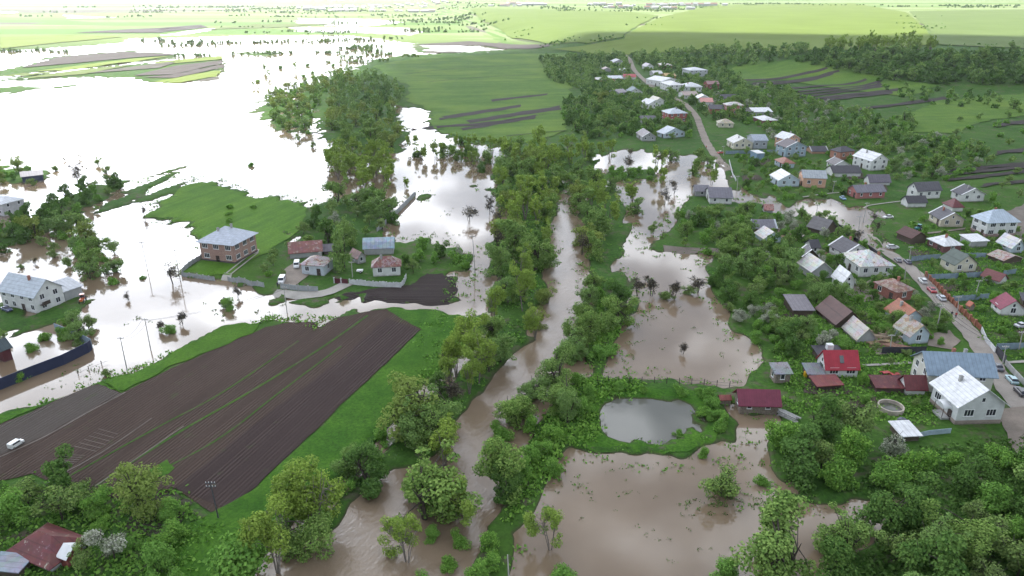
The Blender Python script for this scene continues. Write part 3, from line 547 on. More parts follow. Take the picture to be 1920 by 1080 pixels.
def house(name, label, crop, N, L, Rr, eh, kind, rise, wall, roof, short=None, brick=False, win=2, floors=None, chim=1, over=.45, dmin=.55, wing=None, door=True, plinth=None, cat=None, skylight=0, gable2=None, far=False, trim=None, open_front=False):
    if crop == 'P': s = 1
    else: s = CROP[crop][2]
    n, l, r = cc(crop, *N), cc(crop, *L), cc(crop, *Rr); gn, gl, gr = (Vector(PG(*p)) for p in (n, l, r))
    a, b = gr - gn, gl - gn; w, d = a.length, b.length; d = min(max(d, dmin * w), 1.7 * w); w = max(w, .45 * d)
    ta = math.atan2(a.y, a.x); tb = math.atan2(b.y, b.x) - math.pi / 2
    k = b.length / (a.length + b.length); df = (tb - ta + math.pi) % (2 * math.pi) - math.pi; th = ta + df * k
    ux, uy = Vector((math.cos(th), math.sin(th))), Vector((-math.sin(th), math.cos(th)))
    c = gn + ux * w / 2 + uy * d / 2; z0 = gz(c.x, c.y); z0 = max(z0, -.1)
    # eave height from its height in the picture
    e = eh / s; lo, hi = .5, 14
    for _ in range(30):
        m = (lo + hi) / 2
        if n[1] - project((gn.x, gn.y, z0 + m))[1] < e: lo = m
        else: hi = m
    h = max(1.3, lo); dist = math.hypot(c.x, c.y)
    root = empty(name, (c.x, c.y, z0), th); tag(root, label, cat or name.split('_')[-1])
    X, Y = w / 2, d / 2; wm_ = wallmat(wall, brick) if isinstance(wall, tuple) else wall
    B = MB(); zb = -1.2
    for q in ([(-X,-Y),(X,-Y)], [(X,-Y),(X,Y)], [(X,Y),(-X,Y)], [(-X,Y),(-X,-Y)]):
        if open_front and q[0] == (-X,-Y) and q[1] == (X,-Y): B.box(-X, X, -Y, -Y+.1, -1.2, h * .35); continue
        B.face([(q[0][0],q[0][1],zb),(q[1][0],q[1][1],zb),(q[1][0],q[1][1],h),(q[0][0],q[0][1],h)])
    rf = MB(); o = over; T = .16; rh = rise
    if kind in ('gR', 'gL', 'mR'):
        f = (lambda x, y, z: (x, y, z)) if kind != 'gL' else (lambda x, y, z: (y, x, z))
        p_, q_ = (X, Y) if kind != 'gL' else (Y, X)          # p_ along ridge, q_ across
        sl = rh / q_
        for s_ in (-1, 1): B.face([f(s_*p_, -q_, h), f(s_*p_, q_, h), f(s_*p_, 0, h + rh)] if kind != 'mR' else [f(s_*p_, -q_, h), f(s_*p_, -q_*.62, h+rh*.62), f(s_*p_, 0, h+rh), f(s_*p_, q_*.62, h+rh*.62), f(s_*p_, q_, h)])
        for s_ in (-1, 1):
            if kind == 'mR':
                rf.slab([f(-p_-o, s_*(q_+.2), h-.15+T), f(p_+o, s_*(q_+.2), h-.15+T), f(p_+o, s_*q_*.62, h+rh*.62+T), f(-p_-o, s_*q_*.62, h+rh*.62+T)], T)
                rf.slab([f(-p_-o, s_*q_*.62, h+rh*.62+T), f(p_+o, s_*q_*.62, h+rh*.62+T), f(p_+o, 0, h+rh+T), f(-p_-o, 0, h+rh+T)], T)
            else: rf.slab([f(-p_-o, s_*(q_+o), h-sl*o+T), f(p_+o, s_*(q_+o), h-sl*o+T), f(p_+o, 0, h+rh+T), f(-p_-o, 0, h+rh+T)], T)
        zr = lambda x, y: h + rh - sl * abs(y if kind != 'gL' else x)
    elif kind == 'shed':
        for s_ in (-1, 1): B.face([(s_*X,-Y,h),(s_*X,Y,h),(s_*X,Y,h+rh)])
        B.face([(X,Y,h),(-X,Y,h),(-X,Y,h+rh),(X,Y,h+rh)]); sl = rh / d
        rf.slab([(-X-o,-Y-o,h-sl*o+T),(X+o,-Y-o,h-sl*o+T),(X+o,Y+o,h+rh+sl*o+T),(-X-o,Y+o,h+rh+sl*o+T)], T); zr = lambda x, y: h + rh * (y + Y) / d
    else:       # hip or pyramid
        rl = 0 if kind == 'pyr' else max(0.0, abs(X - Y)); sl = rh / min(X, Y)
        e0 = [(-X-o,-Y-o,h-.1+T),(X+o,-Y-o,h-.1+T),(X+o,Y+o,h-.1+T),(-X-o,Y+o,h-.1+T)]
        rl = max(rl, .3); r0, r1 = (((-rl,0,h+rh+T),(rl,0,h+rh+T)) if X >= Y else ((0,-rl,h+rh+T),(0,rl,h+rh+T)))
        if X >= Y: fs = [[e0[0],e0[1],r1,r0],[e0[1],e0[2],r1],[e0[2],e0[3],r0,r1],[e0[3],e0[0],r0]]
        else: fs = [[e0[0],e0[1],r0],[e0[1],e0[2],r1,r0],[e0[2],e0[3],r1],[e0[3],e0[0],r0,r1]]
        for q in fs: rf.slab(q, T)
        zr = lambda x, y: h + rh - sl * max(0, abs(y) if X >= Y else abs(x))
    B.obj('wall', wm_, root)
    mats = [roofmat(*roof) if len(roof) != 3 or isinstance(roof[0], tuple) else roofmat(roof)]
    ro = rf.obj('roof', mats, root)
    if trim:     # pale verges and ridge edging a dark slate field
        cx = .55
        if kind in ('gL', 'gR'):
            for e_ in (-1, 1):
                tr = MB()
                for s_ in (-1, 1):
                    u0, u1 = (e_*(p_+o+.03), e_*(p_+o-cx))
                    tr.slab([f(u0, s_*(q_+o+.02), h-sl*o+T+.06), f(u1, s_*(q_+o+.02), h-sl*o+T+.06), f(u1, 0, h+rh+T+.06), f(u0, 0, h+rh+T+.06)], .1)
                tr.obj('verge', roofmat(trim), ro)
    if plinth:
        pb = MB(); pb.box(-X-.06, X+.06, -Y-.06, Y+.06, -1.2, plinth[1]); pb.obj('plinth', wallmat(plinth[0], plinth[2] if len(plinth) > 2 else False), root)
    for i in range(chim):
        cx_, cy_ = ((rnd.uniform(-.5, .5) * X, rnd.choice((-1, 1)) * .25 * Y)); ch = inst('chimney', CHIM['brick' if rnd.random() < .4 else 'grey'], ro, (cx_, cy_, zr(cx_, cy_) - .35), 0, 1.0)
    fl = floors or (2 if h > 4.6 else 1)
    if win and h > 1.9:
        for face in (0, 1):
            ln = w if face == 0 else d; nw = max(1, min(4, int(ln / 3.3)))
            for kf in range(fl):
                for j in range(nw):
                    u = (j + .5) / nw * ln - ln / 2 + rnd.uniform(-.2, .2); zz_ = (h / fl) * kf + (h / fl) * .42
                    if face == 1 and kf == 0 and j == nw // 2 and door and nw > 1: 
                        dd = inst('door', DOOR[0], root, (-X, -u, .0), -math.pi / 2); inst('handle', DOOR[1], dd) if dist < 330 else None; continue
                    wn = WIN[win if (ln / nw) > 2.6 else 1]; loc = (u, -Y, zz_) if face == 0 else (-X, -u, zz_)
                    wo_ = inst('window', wn[0], root, loc, 0 if face == 0 else -math.pi / 2); inst('pane', wn[1], wo_)
            if kind in ('gR', 'gL') and ((face == 1) == (kind == 'gR')) and rise > 2.1:
                loc = (0, -Y, h + .5) if face == 0 else (-X, 0, h + .5); wo_ = inst('window', WIN[1][0], root, loc, 0 if face == 0 else -math.pi / 2, .75); inst('pane', WIN[1][1], wo_)
    for i in range(skylight):
        sk = MB(); x_, y_ = .0, -Y * .55; sk.slab([(x_-.45,y_-.5,zr(x_,y_-.5)+.26),(x_+.45,y_-.5,zr(x_,y_-.5)+.26),(x_+.45,y_+.5,zr(x_,y_+.5)+.26),(x_-.45,y_+.5,zr(x_,y_+.5)+.26)], .12); sk.obj('skylight', GLASS, ro)
    root['dims'] = (w, d, h)
    sc_ = project((c.x, c.y, z0 + h * .5)); HOUSES.append((sc_[0], sc_[1], short or name.replace('_', ' '), .5 * math.hypot(w, d), c.x, c.y, th, X, Y)); return root, w, d, h, mats[0]

LG = (.50,.53,.56); WR = (.62,.63,.64); SLATE = (.072,.07,.082); DK = (.05,.048,.058); BLU = (.20,.27,.34); GRN = (.075,.10,.085); DRD = (.12,.028,.032); BRN = (.075,.03,.025); MAR = (.16,.028,.055); RED = (.33,.022,.04); ORG = (.36,.13,.07)
wW = (.60,.61,.60); wC = (.55,.52,.42); wB = (.42,.50,.56); wP = (.55,.34,.24); wK = (.30,.12,.095); wR = (.36,.15,.14); wG = (.34,.35,.35); wM = (.16,.07,.07); wD = (.09,.07,.055)
RU = (.20,.075,.045); RT = (.30,.20,.12)
hs = house
big = hs('house', 'big two-storey white house with ribbed pale metal roof and round entrance canopy', 'H', (1020,1065), (705,775), (1600,1050), 255, 'gL', 3.4, (.55,.57,.57), (WR,0,RU,1.6), 'big white house with the ribbed roof', win=3, chim=1, plinth=((.3,.25,.22),.9), over=.7)
hs('house', 'cream two-storey house with slate blue gabled roof behind the big ribbed-roof house', 'H', (640,650), (505,430), (1440,660), 250, 'gR', 3.0, (.52,.52,.47), (BLU,0,RU,1.2), 'slate blue roofed house', chim=2, over=.6, dmin=.4)
hs('cottage', 'small white outbuilding with dark red gabled roof beside the cream house', 'H', (395,690), (320,585), (622,680), 95, 'gR', 2.0, wW, (DRD,0,RU,1.5), 'white outbuilding with dark red roof', chim=0)
hs('shed', 'low dark red sheet-metal shed roof beside the white outbuilding', 'H', (15,655), (-45,560), (390,655), 45, 'shed', .6, wD, (DRD,.25,RU,1.5), 'low dark red shed', win=0, chim=0)
hs('house', 'white house with bright red steep roof and a skylight', 'G', (878,405), (735,290), (1258,428), 102, 'gR', 3.1, wW, (RED,0,RU,2.2), 'bright red roofed house', win=3, chim=0, skylight=1, dmin=.5, over=.35)
hs('shack', 'weathered grey plank shack with patched slab roof by the flood edge', 'G', (312,472), (250,400), (482,470), 110, 'shed', .7, WOOD, ((.26,.27,.28),.3,(.12,.11,.10),2), 'grey plank shack', win=1, chim=0)
hs('shed', 'low grey corrugated shed leaning on the bright red roofed house', 'G', (690,425), (625,345), (850,428), 40, 'shed', .6, DARKWOOD, ((.20,.21,.23),.2,(.1,.09,.08),2), 'low grey lean-to', win=0, chim=0)
hs('shed', 'long rust red low shed in the grass in front of the bright red roof', 'G', (790,560), (725,500), (1055,545), 26, 'shed', .4, DARKWOOD, ((.20,.05,.05),.3,RU,2), 'rust red low shed', win=0, chim=0)
hs('barn', 'timber barn with maroon roof standing in flood water beside the pond', 'P', (1387,772), (1381,755), (1457,773), 17, 'gR', 1.9, WOOD, (MAR,0,RU,2), 'maroon roofed barn', win=1, chim=0, over=.6)
hs('shed', 'dark flat-roofed shed behind the bright red roofed house', 'G', (805,215), (780,140), (1050,190), 60, 'shed', .4, wD, (DK,), 'dark flat shed', win=0, chim=0)
hs('shed', 'brown timber shed with flat grey sloping roof among shrubs', 'F', (400,560), (325,430), (602,548), 72, 'shed', .9, wD, ((.17,.155,.17),0), 'flat grey roofed timber shed', win=0, chim=0)
hs('barn', 'tall dark barn with plain brown-red gabled roof', 'F', (880,700), (738,520), (1105,650), 62, 'gL', 3.2, wD, (BRN,0,RU,.5), 'dark brown-red roofed barn', win=0, chim=0)
hs('barn', 'long barn with weathered white and grey asbestos roof beside lumber piles', 'F', (1120,860), (870,735), (1340,905), 55, 'gL', 2.6, wG, ((.45,.42,.38),.2,RT,1.2), 'weathered white barn', win=0, chim=0)
hs('house', 'white cottage with patched tan and grey roof facing the lumber yard', 'F', (1700,880), (1540,765), (1900,850), 105, 'gL', 2.6, wB, ((.40,.37,.33),.45,RT,1.2), 'white cottage with patched roof', chim=1)
hs('cottage', 'cottage with orange rusted sheet roof and teal gable', 'F', (1600,660), (1465,530), (1850,640), 65, 'gL', 2.6, wB, (ORG,.2,RU,1.6), 'orange roofed cottage', chim=1)
hs('house', 'low dark red brick house with patchy rusted hipped roof', 'F', (1548,402), (1285,290), (1748,378), 115, 'hip', 1.8, wK, ((.36,.28,.24),.55,(.22,.11,.08),1.0), 'dark brick house with rusted roof', brick=True, chim=1)
hs('house', 'narrow tall white house with gleaming white gabled roof between blossoming trees', 'D', (1300,1000), (1110,880), (1448,1015), 105, 'gL', 2.8, wW, (WR,0,RU,1.0), 'gleaming white roofed house', chim=0)
hs('barn', 'barn with broad off-white sheet roof behind the gleaming white gable', 'D', (960,860), (828,755), (1180,840), 90, 'gL', 2.6, wG, ((.56,.55,.52),.1,RT,1.2), 'off-white roofed barn', win=0, chim=0)
hs('house', 'wide white house with peeling white hipped roof at the roadside', 'D', (1500,838), (1338,690), (1832,805), 120, 'hip', 3.0, wW, ((.58,.57,.55),.28,(.25,.17,.13),.9), 'peeling white hipped house', chim=1)
hs('house', 'long white house whose grey roof has broad white edges beside the flooded road', 'D', (1335,645), (1220,548), (1560,605), 75, 'gL', 2.6, wW, (SLATE,), 'white-edged grey roofed house', trim=WR)
hs('cottage', 'small white annexe with near-black roof at the flooded yard', 'D', (965,562), (872,505), (1055,562), 62, 'gR', 1.7, wW, (DK,), 'small near-black roofed annexe', chim=0)
hs('shed', 'dark slate shed with one white barge board beside the annexe', 'D', (870,645), (812,590), (1040,650), 45, 'gL', 2.2, wD, (SLATE,), 'slate shed with white barge board', win=0, chim=0, trim=WR)
hs('barn', 'black timber barn with dark slate roof at the edge of the flood', 'D', (1110,365), (900,320), (1275,335), 50, 'gL', 3.0, wD, ((.13,.125,.13),), 'black timber barn', win=0, chim=0)
hs('cottage', 'maroon cottage with rounded grey roof and pale hipped ends', 'D', (312,325), (262,255), (562,320), 35, 'gR', 2.0, wM, ((.16,.155,.18),), 'maroon cottage with pale roof ends', chim=0, trim=(.45,.48,.52))
hs('cottage', 'pale cottage under a white sheet roof half hidden by fruit trees', 'D', (430,455), (322,390), (625,450), 55, 'gL', 2.1, wB, ((.62,.6,.57),.1,RT,1), 'pale cottage under white sheet roof', chim=0)
hs('cottage', 'white flooded cottage with dark grey roof and black doorway', 'I', (1502,852), (1468,765), (1745,855), 72, 'gR', 2.6, wW, ((.14,.135,.16),), 'white flooded cottage', win=1, chim=0)
hs('shed', 'grey-blue flooded shed with grey roof behind the white flooded cottage', 'I', (1340,768), (1325,715), (1485,768), 58, 'gR', 1.6, wG, ((.15,.145,.165),), 'grey-blue flooded shed', win=1, chim=0)
hs('shed', 'tiny shed with worn pink roof hidden in the orchard', 'D', (440,110), (415,85), (530,112), 32, 'gR', 1.5, wG, ((.42,.22,.2),.3), 'worn pink roofed shed', win=0, chim=0)
hs('house', 'long white house with dark grey gabled roof and boarded wall on the upper lane', 'C', (530,300), (420,250), (815,280), 112, 'gR', 2.6, wW, (SLATE,), 'long dark roofed white house', chim=0)
hs('shed', 'white-ended garage with dark grey roof below the long white house', 'C', (415,402), (345,360), (645,395), 65, 'gR', 1.9, wW, (DK,), 'white-ended garage', win=0, chim=0)
hs('house', 'white and pale blue house with dark roof and white edging near the ploughed strips', 'C', (1100,330), (978,275), (1385,322), 90, 'gL', 2.5, wW, (SLATE,), 'pale blue gabled house', trim=WR)
hs('cottage', 'little white cottage under a maroon pyramid roof', 'C', (990,458), (880,402), (1115,452), 56, 'pyr', 2.6, wW, (DRD,), 'maroon pyramid roofed cottage', chim=0)
hs('house', 'beige house with dark grey roof and white verge boards', 'C', (835,652), (712,565), (1110,648), 95, 'gL', 2.5, (.5,.45,.36), (SLATE,), 'beige dark roofed house', trim=WR)
hs('house', 'tall white two-storey house with large pale blue hipped roof', 'C', (1410,785), (1212,700), (1795,775), 186, 'hip', 3.4, wW, ((.38,.45,.52),0,RU,1.2), 'tall pale blue hipped house', win=3, chim=1, over=.7, plinth=((.3,.2,.19),1.2))
hs('house', 'maroon brick house with dazzling white hipped roof', 'C', (870,985), (680,890), (1085,965), 88, 'hip', 2.2, wM, (WR,0,RU,.8), 'maroon brick white-hipped house', brick=True)
hs('shed', 'square dark brown hut with brown-red roof', 'C', (455,880), (350,800), (578,840), 85, 'gL', 1.8, wD, (BRN,), 'square dark brown hut', win=0, chim=0)
hs('shed', 'open shelter with flat white roof beside the tall hipped house', 'C', (1225,915), (1110,850), (1410,895), 75, 'shed', .5, wG, (WR,), 'flat white shelter', win=0, chim=0)
hs('house', 'pale blue house with white roof patched with rust at the right edge', 'C', (1745,990), (1545,905), (1910,990), 78, 'gL', 2.5, wB, ((.58,.58,.57),.12,RU,1), 'pale blue rust-patched house', chim=0)
hs('shed', 'low outbuilding with broad flaking rust and beige roof', 'C', (1640,1130), (1430,1060), (1900,1110), 45, 'gL', 1.2, wD, ((.42,.36,.32),.45,(.24,.12,.09),1.1), 'flaking rust outbuilding', win=0, chim=0)
hs('house', 'white house with plain dark green gabled roof', 'E', (1122,312), (968,232), (1368,298), 98, 'gL', 2.7, wC, (GRN,0,RU,.4), 'dark green roofed house', chim=0)
hs('shed', 'small white shed with dull maroon roof among bushes', 'E', (1630,442), (1438,378), (1722,420), 42, 'gL', 1.6, wW, ((.17,.06,.06),0,RU,2), 'dull maroon roofed shed', win=0, chim=0)
hs('house', 'white bungalow with crimson sheet roof and porch at the right edge', 'E', (1645,785), (1503,698), (1930,815), 78, 'gL', 2.4, wW, ((.20,.03,.06),0,RU,2), 'crimson roofed bungalow', chim=0)
hs('shed', 'dark shed with blue-grey side at the far right behind the bungalow', 'E', (1900,680), (1862,590), (2010,690), 60, 'shed', .5, wD, (DK,), 'dark shed at the edge', win=0, chim=0)
hs('house', 'white house with pale cross-gabled roof above the flooded lane', 'B', (208,330), (142,285), (418,326), 72, 'gL', 2.4, wC, ((.55,.54,.52),), 'pale cross-gabled house', win=2)
hs('annexe', 'blue-grey balconied annexe with long blue-grey roof', 'B', (432,325), (400,270), (560,315), 95, 'gR', 2.0, (.34,.37,.40), ((.27,.31,.37),), 'blue-grey annexe', chim=0, cat='annexe')
hs('house', 'pink-sided house with whitish gabled roof behind the slate-blue gable', 'B', (795,330), (680,292), (935,315), 112, 'gL', 2.4, wP, (WR,), 'pink-sided whitish roofed house')
hs('house', 'slate-blue gable-fronted house whose dark roof has white edges', 'B', (792,420), (722,375), (990,400), 112, 'gL', 2.6, (.28,.36,.42), ((.12,.10,.105),), 'slate-blue gabled house', trim=WR, chim=0)
hs('shed', 'low shed with near-black roof and pale end wall', 'B', (1090,380), (1035,345), (1265,378), 28, 'gR', 1.8, wP, (DK,), 'low near-black shed', win=0, chim=0, trim=(.4,.4,.4))
hs('house', 'orange brick house under a dark hipped roof', 'B', (1400,450), (1300,420), (1550,430), 88, 'hip', 1.9, (.38,.18,.13), (DK,), 'orange brick house', brick=True, chim=0)
hs('house', 'white house with big plain white roof and grey block extension', 'B', (1745,572), (1562,505), (1915,555), 112, 'gL', 2.9, wW, (WR,0,RU,.5), 'big plain white roofed house', chim=2)
hs('house', 'white house with dark roof behind the white L-shaped stable', 'B', (1348,565), (1268,520), (1500,560), 58, 'gL', 2.0, wW, ((.15,.135,.14),), 'dark roofed white house', trim=WR, chim=0)
hs('stable', 'white L-shaped stable with black roof', 'B', (1330,642), (1268,592), (1625,636), 50, 'gR', 2.2, wW, (DK,), 'white stable', win=0, chim=0)
hs('house', 'pale blue house with brilliant white roof next to the peach house', 'B', (712,752), (645,690), (932,742), 76, 'gL', 2.6, wB, ((.7,.7,.7),0,RU,.4), 'brilliant white roofed house', chim=0)
hs('house', 'peach two-storey house with grey roof', 'B', (985,758), (935,700), (1240,768), 112, 'gR', 2.2, wP, ((.30,.33,.35),), 'peach house', chim=0)
hs('barn', 'long dusty-pink hall with dark grey roof near the flooded crossroads', 'B', (1590,888), (1535,850), (1890,870), 76, 'gR', 2.0, wR, ((.15,.145,.17),), 'dusty-pink hall', win=1, chim=1)
hs('house', 'white house with dark purple-grey roof behind the dusty-pink hall', 'B', (1740,735), (1672,700), (1970,735), 40, 'gR', 2.5, wW, ((.12,.11,.135),), 'purple-grey roofed house', chim=0)
hs('cottage', 'pale cottage with red and rust hipped roof in the greenery', 'B', (760,545), (700,500), (875,535), 55, 'hip', 1.8, wB, ((.34,.15,.11),.3,RU), 'red and rust roofed cottage', win=1, chim=0)
hs('house', 'square red brick house with pale blue-grey hipped roof', 'A', (1040,845), (988,810), (1228,832), 105, 'hip', 2.6, (.30,.085,.075), ((.46,.50,.54),), 'square red brick house', brick=True, chim=1)
hs('house', 'white house with shining gabled roof on the slope above the red brick house', 'A', (815,692), (728,668), (942,680), 62, 'gL', 2.3, wW, ((.6,.6,.62),), 'white house above the brick house', win=2, chim=0)
hs('cottage', 'cream-roofed cottage tucked behind the white gabled house', 'A', (895,640), (830,610), (968,632), 48, 'gL', 1.9, wW, ((.6,.56,.47),), 'cream-roofed cottage', win=1, chim=0)
hs('house', 'white house with blue-grey L-shaped roof and bright gable by the lane', 'A', (990,1018), (935,1000), (1222,1000), 52, 'gL', 2.9, wB, ((.46,.5,.55),), 'blue-grey L-roofed house', chim=0)
hs('shed', 'grey weathered hut with white verge next to the flooded trees', 'A', (745,1050), (690,1000), (890,1045), 50, 'gL', 2.3, wG, ((.2,.18,.19),), 'grey weathered hut', trim=WR, win=1, chim=0)
hs('shed', 'low slate-roofed shed left of the square red brick house', 'A', (740,850), (715,815), (895,848), 40, 'gR', 1.7, wG, (SLATE,), 'low slate shed', win=0, chim=0)
hs('house', 'beige house with tan hipped roof under the bank', 'A', (1605,895), (1590,870), (1765,895), 48, 'hip', 2.1, wC, ((.42,.37,.28),.1), 'tan hipped house', win=1, chim=0)
hs('house', 'tall brick house with blotched white hipped roof', 'A', (1690,757), (1665,735), (1865,752), 112, 'hip', 1.6, (.36,.16,.13), ((.55,.53,.52),.25,(.2,.15,.14)), 'tall brick house', brick=True, chim=0)
hs('house', 'brick house with dark gabled roof joined to the tall brick house', 'A', (1500,745), (1488,720), (1655,748), 62, 'gR', 2.0, (.33,.14,.11), (SLATE,), 'dark gabled brick house', brick=True, win=1, chim=0)
hs('house', 'white house under a salmon pink roof', 'A', (1400,668), (1388,640), (1530,668), 62, 'gR', 2.0, wW, ((.48,.22,.19),), 'salmon roofed house', win=1, chim=0)
hs('cottage', 'cottage with snow-white roof beside the salmon roof', 'A', (1372,620), (1348,600), (1495,620), 58, 'gL', 1.9, wW, ((.7,.7,.7),), 'snow-white roofed cottage', win=1, chim=0)
hs('cottage', 'white cottage with tan brown roof below the white hipped houses', 'A', (1212,575), (1188,545), (1355,568), 42, 'gR', 2.0, wW, ((.32,.25,.22),), 'tan brown roofed cottage', win=1, chim=0)
hs('house', 'white villa with pale square hipped roof nearest the upper lane', 'A', (1050,492), (988,455), (1188,482), 72, 'hip', 2.0, wW, ((.6,.6,.6),), 'pale hipped villa', chim=0)
hs('house', 'long white hipped house right of the pale villa', 'A', (1215,495), (1185,468), (1408,492), 60, 'hip', 2.6, wW, ((.56,.57,.59),), 'long white hipped house', chim=1)
hs('house', 'white gable-fronted house with red brick annexe above the pale villa', 'A', (960,438), (893,405), (1065,410), 62, 'gL', 2.3, wW, ((.64,.64,.66),), 'white gable-fronted house', win=1, chim=0)
hs('barn', 'ochre yellow roofed barn', 'A', (1012,345), (985,325), (1110,340), 28, 'gR', 1.9, (.4,.28,.12), ((.42,.27,.10),), 'ochre barn', win=0, chim=0)
hs('cottage', 'cottage with dull white sheet roof left of the ochre barn', 'A', (872,325), (850,300), (955,320), 38, 'gR', 1.8, wG, ((.52,.51,.52),), 'dull white sheet roofed cottage', win=0, chim=0)
hs('house', 'big grey-white house with hipped roof standing alone above the village', 'A', (1275,325), (1248,300), (1445,315), 72, 'hip', 2.0, (.42,.44,.46), ((.52,.54,.57),), 'big lone hipped house', win=2, chim=0)
hs('house', 'brick house with white and brown roof under the wood', 'A', (960,235), (942,215), (1070,232), 40, 'hip', 1.6, (.28,.15,.13), ((.55,.52,.5),.25,RU), 'house under the wood', win=1, chim=0)
hs('house', 'pale steep-gabled house beside the top of the lane', 'A', (790,245), (755,225), (850,240), 38, 'gL', 2.5, wW, ((.42,.38,.40),), 'pale steep-gabled house', win=1, chim=0)
hs('house', 'topmost grey gabled house at the end of the lane', 'A', (425,192), (405,178), (540,188), 35, 'gL', 2.4, (.38,.38,.40), ((.44,.44,.46),), 'topmost grey house', win=1, chim=0)
hs('barn', 'barn with vivid red roof beside the upper lane', 'A', (540,355), (522,338), (672,355), 28, 'gR', 2.0, wW, ((.36,.05,.06),), 'vivid red roofed barn', win=0, chim=0)
hs('cottage', 'orange-walled cottage with silvery roof', 'A', (360,375), (345,352), (515,372), 32, 'gR', 1.6, (.48,.19,.11), ((.5,.52,.55),), 'orange-walled cottage', win=1, chim=0)
hs('shed', 'small white-roofed shed with an orange lean-to at the village edge', 'A', (225,378), (210,360), (300,378), 22, 'gR', 1.4, (.42,.18,.12), ((.58,.56,.55),), 'small white-roofed shed', win=0, chim=0)
hs('house', 'white house with dark teal gabled roof', 'A', (605,532), (575,508), (740,528), 38, 'gL', 2.8, wW, ((.10,.15,.16),), 'dark teal roofed house', win=1, chim=0)
hs('cottage', 'grey-roofed cottage attached left of the dark teal roof', 'A', (480,535), (350,520), (592,530), 32, 'gR', 1.8, wG, ((.24,.22,.23),), 'grey-roofed cottage', win=1, chim=0)
hs('shed', 'little shed with dirty white roof left of the upper lane', 'A', (500,280), (488,262), (590,280), 28, 'hip', 1.4, wG, ((.5,.5,.5),), 'dirty white roofed shed', win=0, chim=0)
hs('shed', 'little shed with pinkish roof below the topmost house', 'A', (310,268), (298,250), (385,266), 28, 'gL', 1.5, wG, ((.45,.36,.35),), 'pinkish roofed shed', win=0, chim=0)
hs('house', 'dark red brick house with white verges at the right of the village', 'A', (1480,465), (1462,445), (1592,460), 58, 'gR', 1.9, (.26,.075,.07), ((.22,.11,.11),), 'dark red brick house', brick=True, win=1, chim=0)
hs('house', 'narrow white gable with dark slate roof next to the tall brick house', 'A', (1640,608), (1620,590), (1795,605), 38, 'gR', 2.6, wW, (SLATE,), 'narrow white gable', win=1, chim=0)
hs('shed', 'shed with bright white roof alone in bushes right of the village', 'P', (1412,218), (1405,211), (1442,216), 8, 'gR', 1.6, wG, ((.62,.63,.64),), 'bright white roofed shed', win=0, chim=0)
hs('shed', 'small shed with white hipped roof below the bright white roof', 'P', (1430,233), (1420,226), (1452,231), 7, 'hip', 1.6, wM, ((.6,.6,.6),), 'white hipped shed', win=0, chim=0)
# the left bank
wh = hs('house', 'two-storey white house with grey metal roof surrounded by flood water', 'K', (570,842), (70,722), (965,668), 232, 'gL', 3.3, wW, ((.40,.45,.50),0,RU,1.2), 'white flooded house', win=2, chim=1, over=.5)
hs('garage', 'white and grey lean-to garage with long sloping roof against the white flooded house', 'K', (985,662), (780,610), (1260,575), 125, 'shed', 1.2, wG, ((.40,.42,.45),), 'lean-to garage', win=0, chim=0)
hs('house', 'two-storey red brick house with blue-grey hipped roof and fenced yard', 'L', (890,765), (430,692), (1182,575), 290, 'hip', 3.6, (.34,.215,.18), ((.42,.46,.53),0,RU,1.3), 'two-storey red brick house', brick=True, win=3, chim=2, over=.8, plinth=((.09,.075,.085),.7))
hs('cottage', 'pale blue cottage with flaking grey and rust hipped roof', 'M', (648,525), (395,512), (765,440), 112, 'hip', 1.9, (.48,.53,.58), ((.42,.37,.36),.35,RU), 'pale blue cottage', chim=1)
hs('cottage', 'white cottage with rust-red hipped roof behind the white garden wall', 'M', (1200,532), (1130,475), (1495,545), 105, 'hip', 2.4, wW, ((.36,.28,.27),.6,(.2,.08,.07)), 'white cottage with rust-red roof', chim=1)
hs('barn', 'barn with curved blue-grey metal roof and grey doors', 'M', (1100,292), (1085,225), (1425,292), 72, 'mR', 2.6, wG, ((.34,.41,.49),.05,RU,.8), 'blue-grey metal barn', win=0, chim=0)
hs('barn', 'long rusted red barn with one blue-grey roof panel', 'M', (265,335), (232,250), (622,320), 68, 'gR', 2.2, wG, ((.22,.09,.08),.2,(.35,.3,.28)), 'long rusted red barn', win=0, chim=0)
hs('shed', 'small shed with rust-brown roof beside the blue-grey barn', 'M', (1030,392), (950,330), (1095,362), 72, 'gL', 1.5, wG, ((.22,.13,.11),.3,(.3,.25,.22)), 'small rust-brown shed', win=1, chim=0)
hs('shed', 'dark shed with purple-grey roof between the barns', 'M', (650,285), (630,235), (795,285), 35, 'gR', 1.4, wD, ((.13,.12,.14),), 'dark purple-grey shed', win=0, chim=0)
hs('house', 'pale plastered house with flat grey roof at the left edge by the hedge', 'N', (70,1150), (-190,1080), (365,1060), 165, 'hip', 1.6, (.45,.45,.47), ((.5,.52,.55),), 'pale plastered house', win=1, chim=0)
hs('shed', 'navy boarded hut on the small flooded island', 'N', (345,655), (280,620), (650,632), 85, 'gR', 1.4, (.05,.06,.10), ((.35,.33,.36),), 'navy island hut', win=0, chim=0)
hs('shed', 'maroon hut with dark teal roof inside the navy wall', 'O', (60,610), (-120,540), (195,560), 165, 'gR', 1.6, (.10,.035,.04), ((.055,.075,.085),), 'maroon hut', win=0, chim=0)
rus = hs('house', 'derelict house with rusty red hipped roof and peeling white walls', 'Q', (790,1030), (225,790), (1290,650), 95, 'hip', 2.2, (.50,.54,.58), ((.15,.045,.045),.10,(.38,.33,.30),.7), 'derelict rusty red house', win=2, chim=0, over=.7)
hs('shed', 'grey slab-roofed shed in front of the derelict house', 'Q', (300,1110), (-120,1080), (480,900), 90, 'shed', .3, wD, ((.24,.26,.31),.05), 'grey slab-roofed shed', win=0, chim=0)
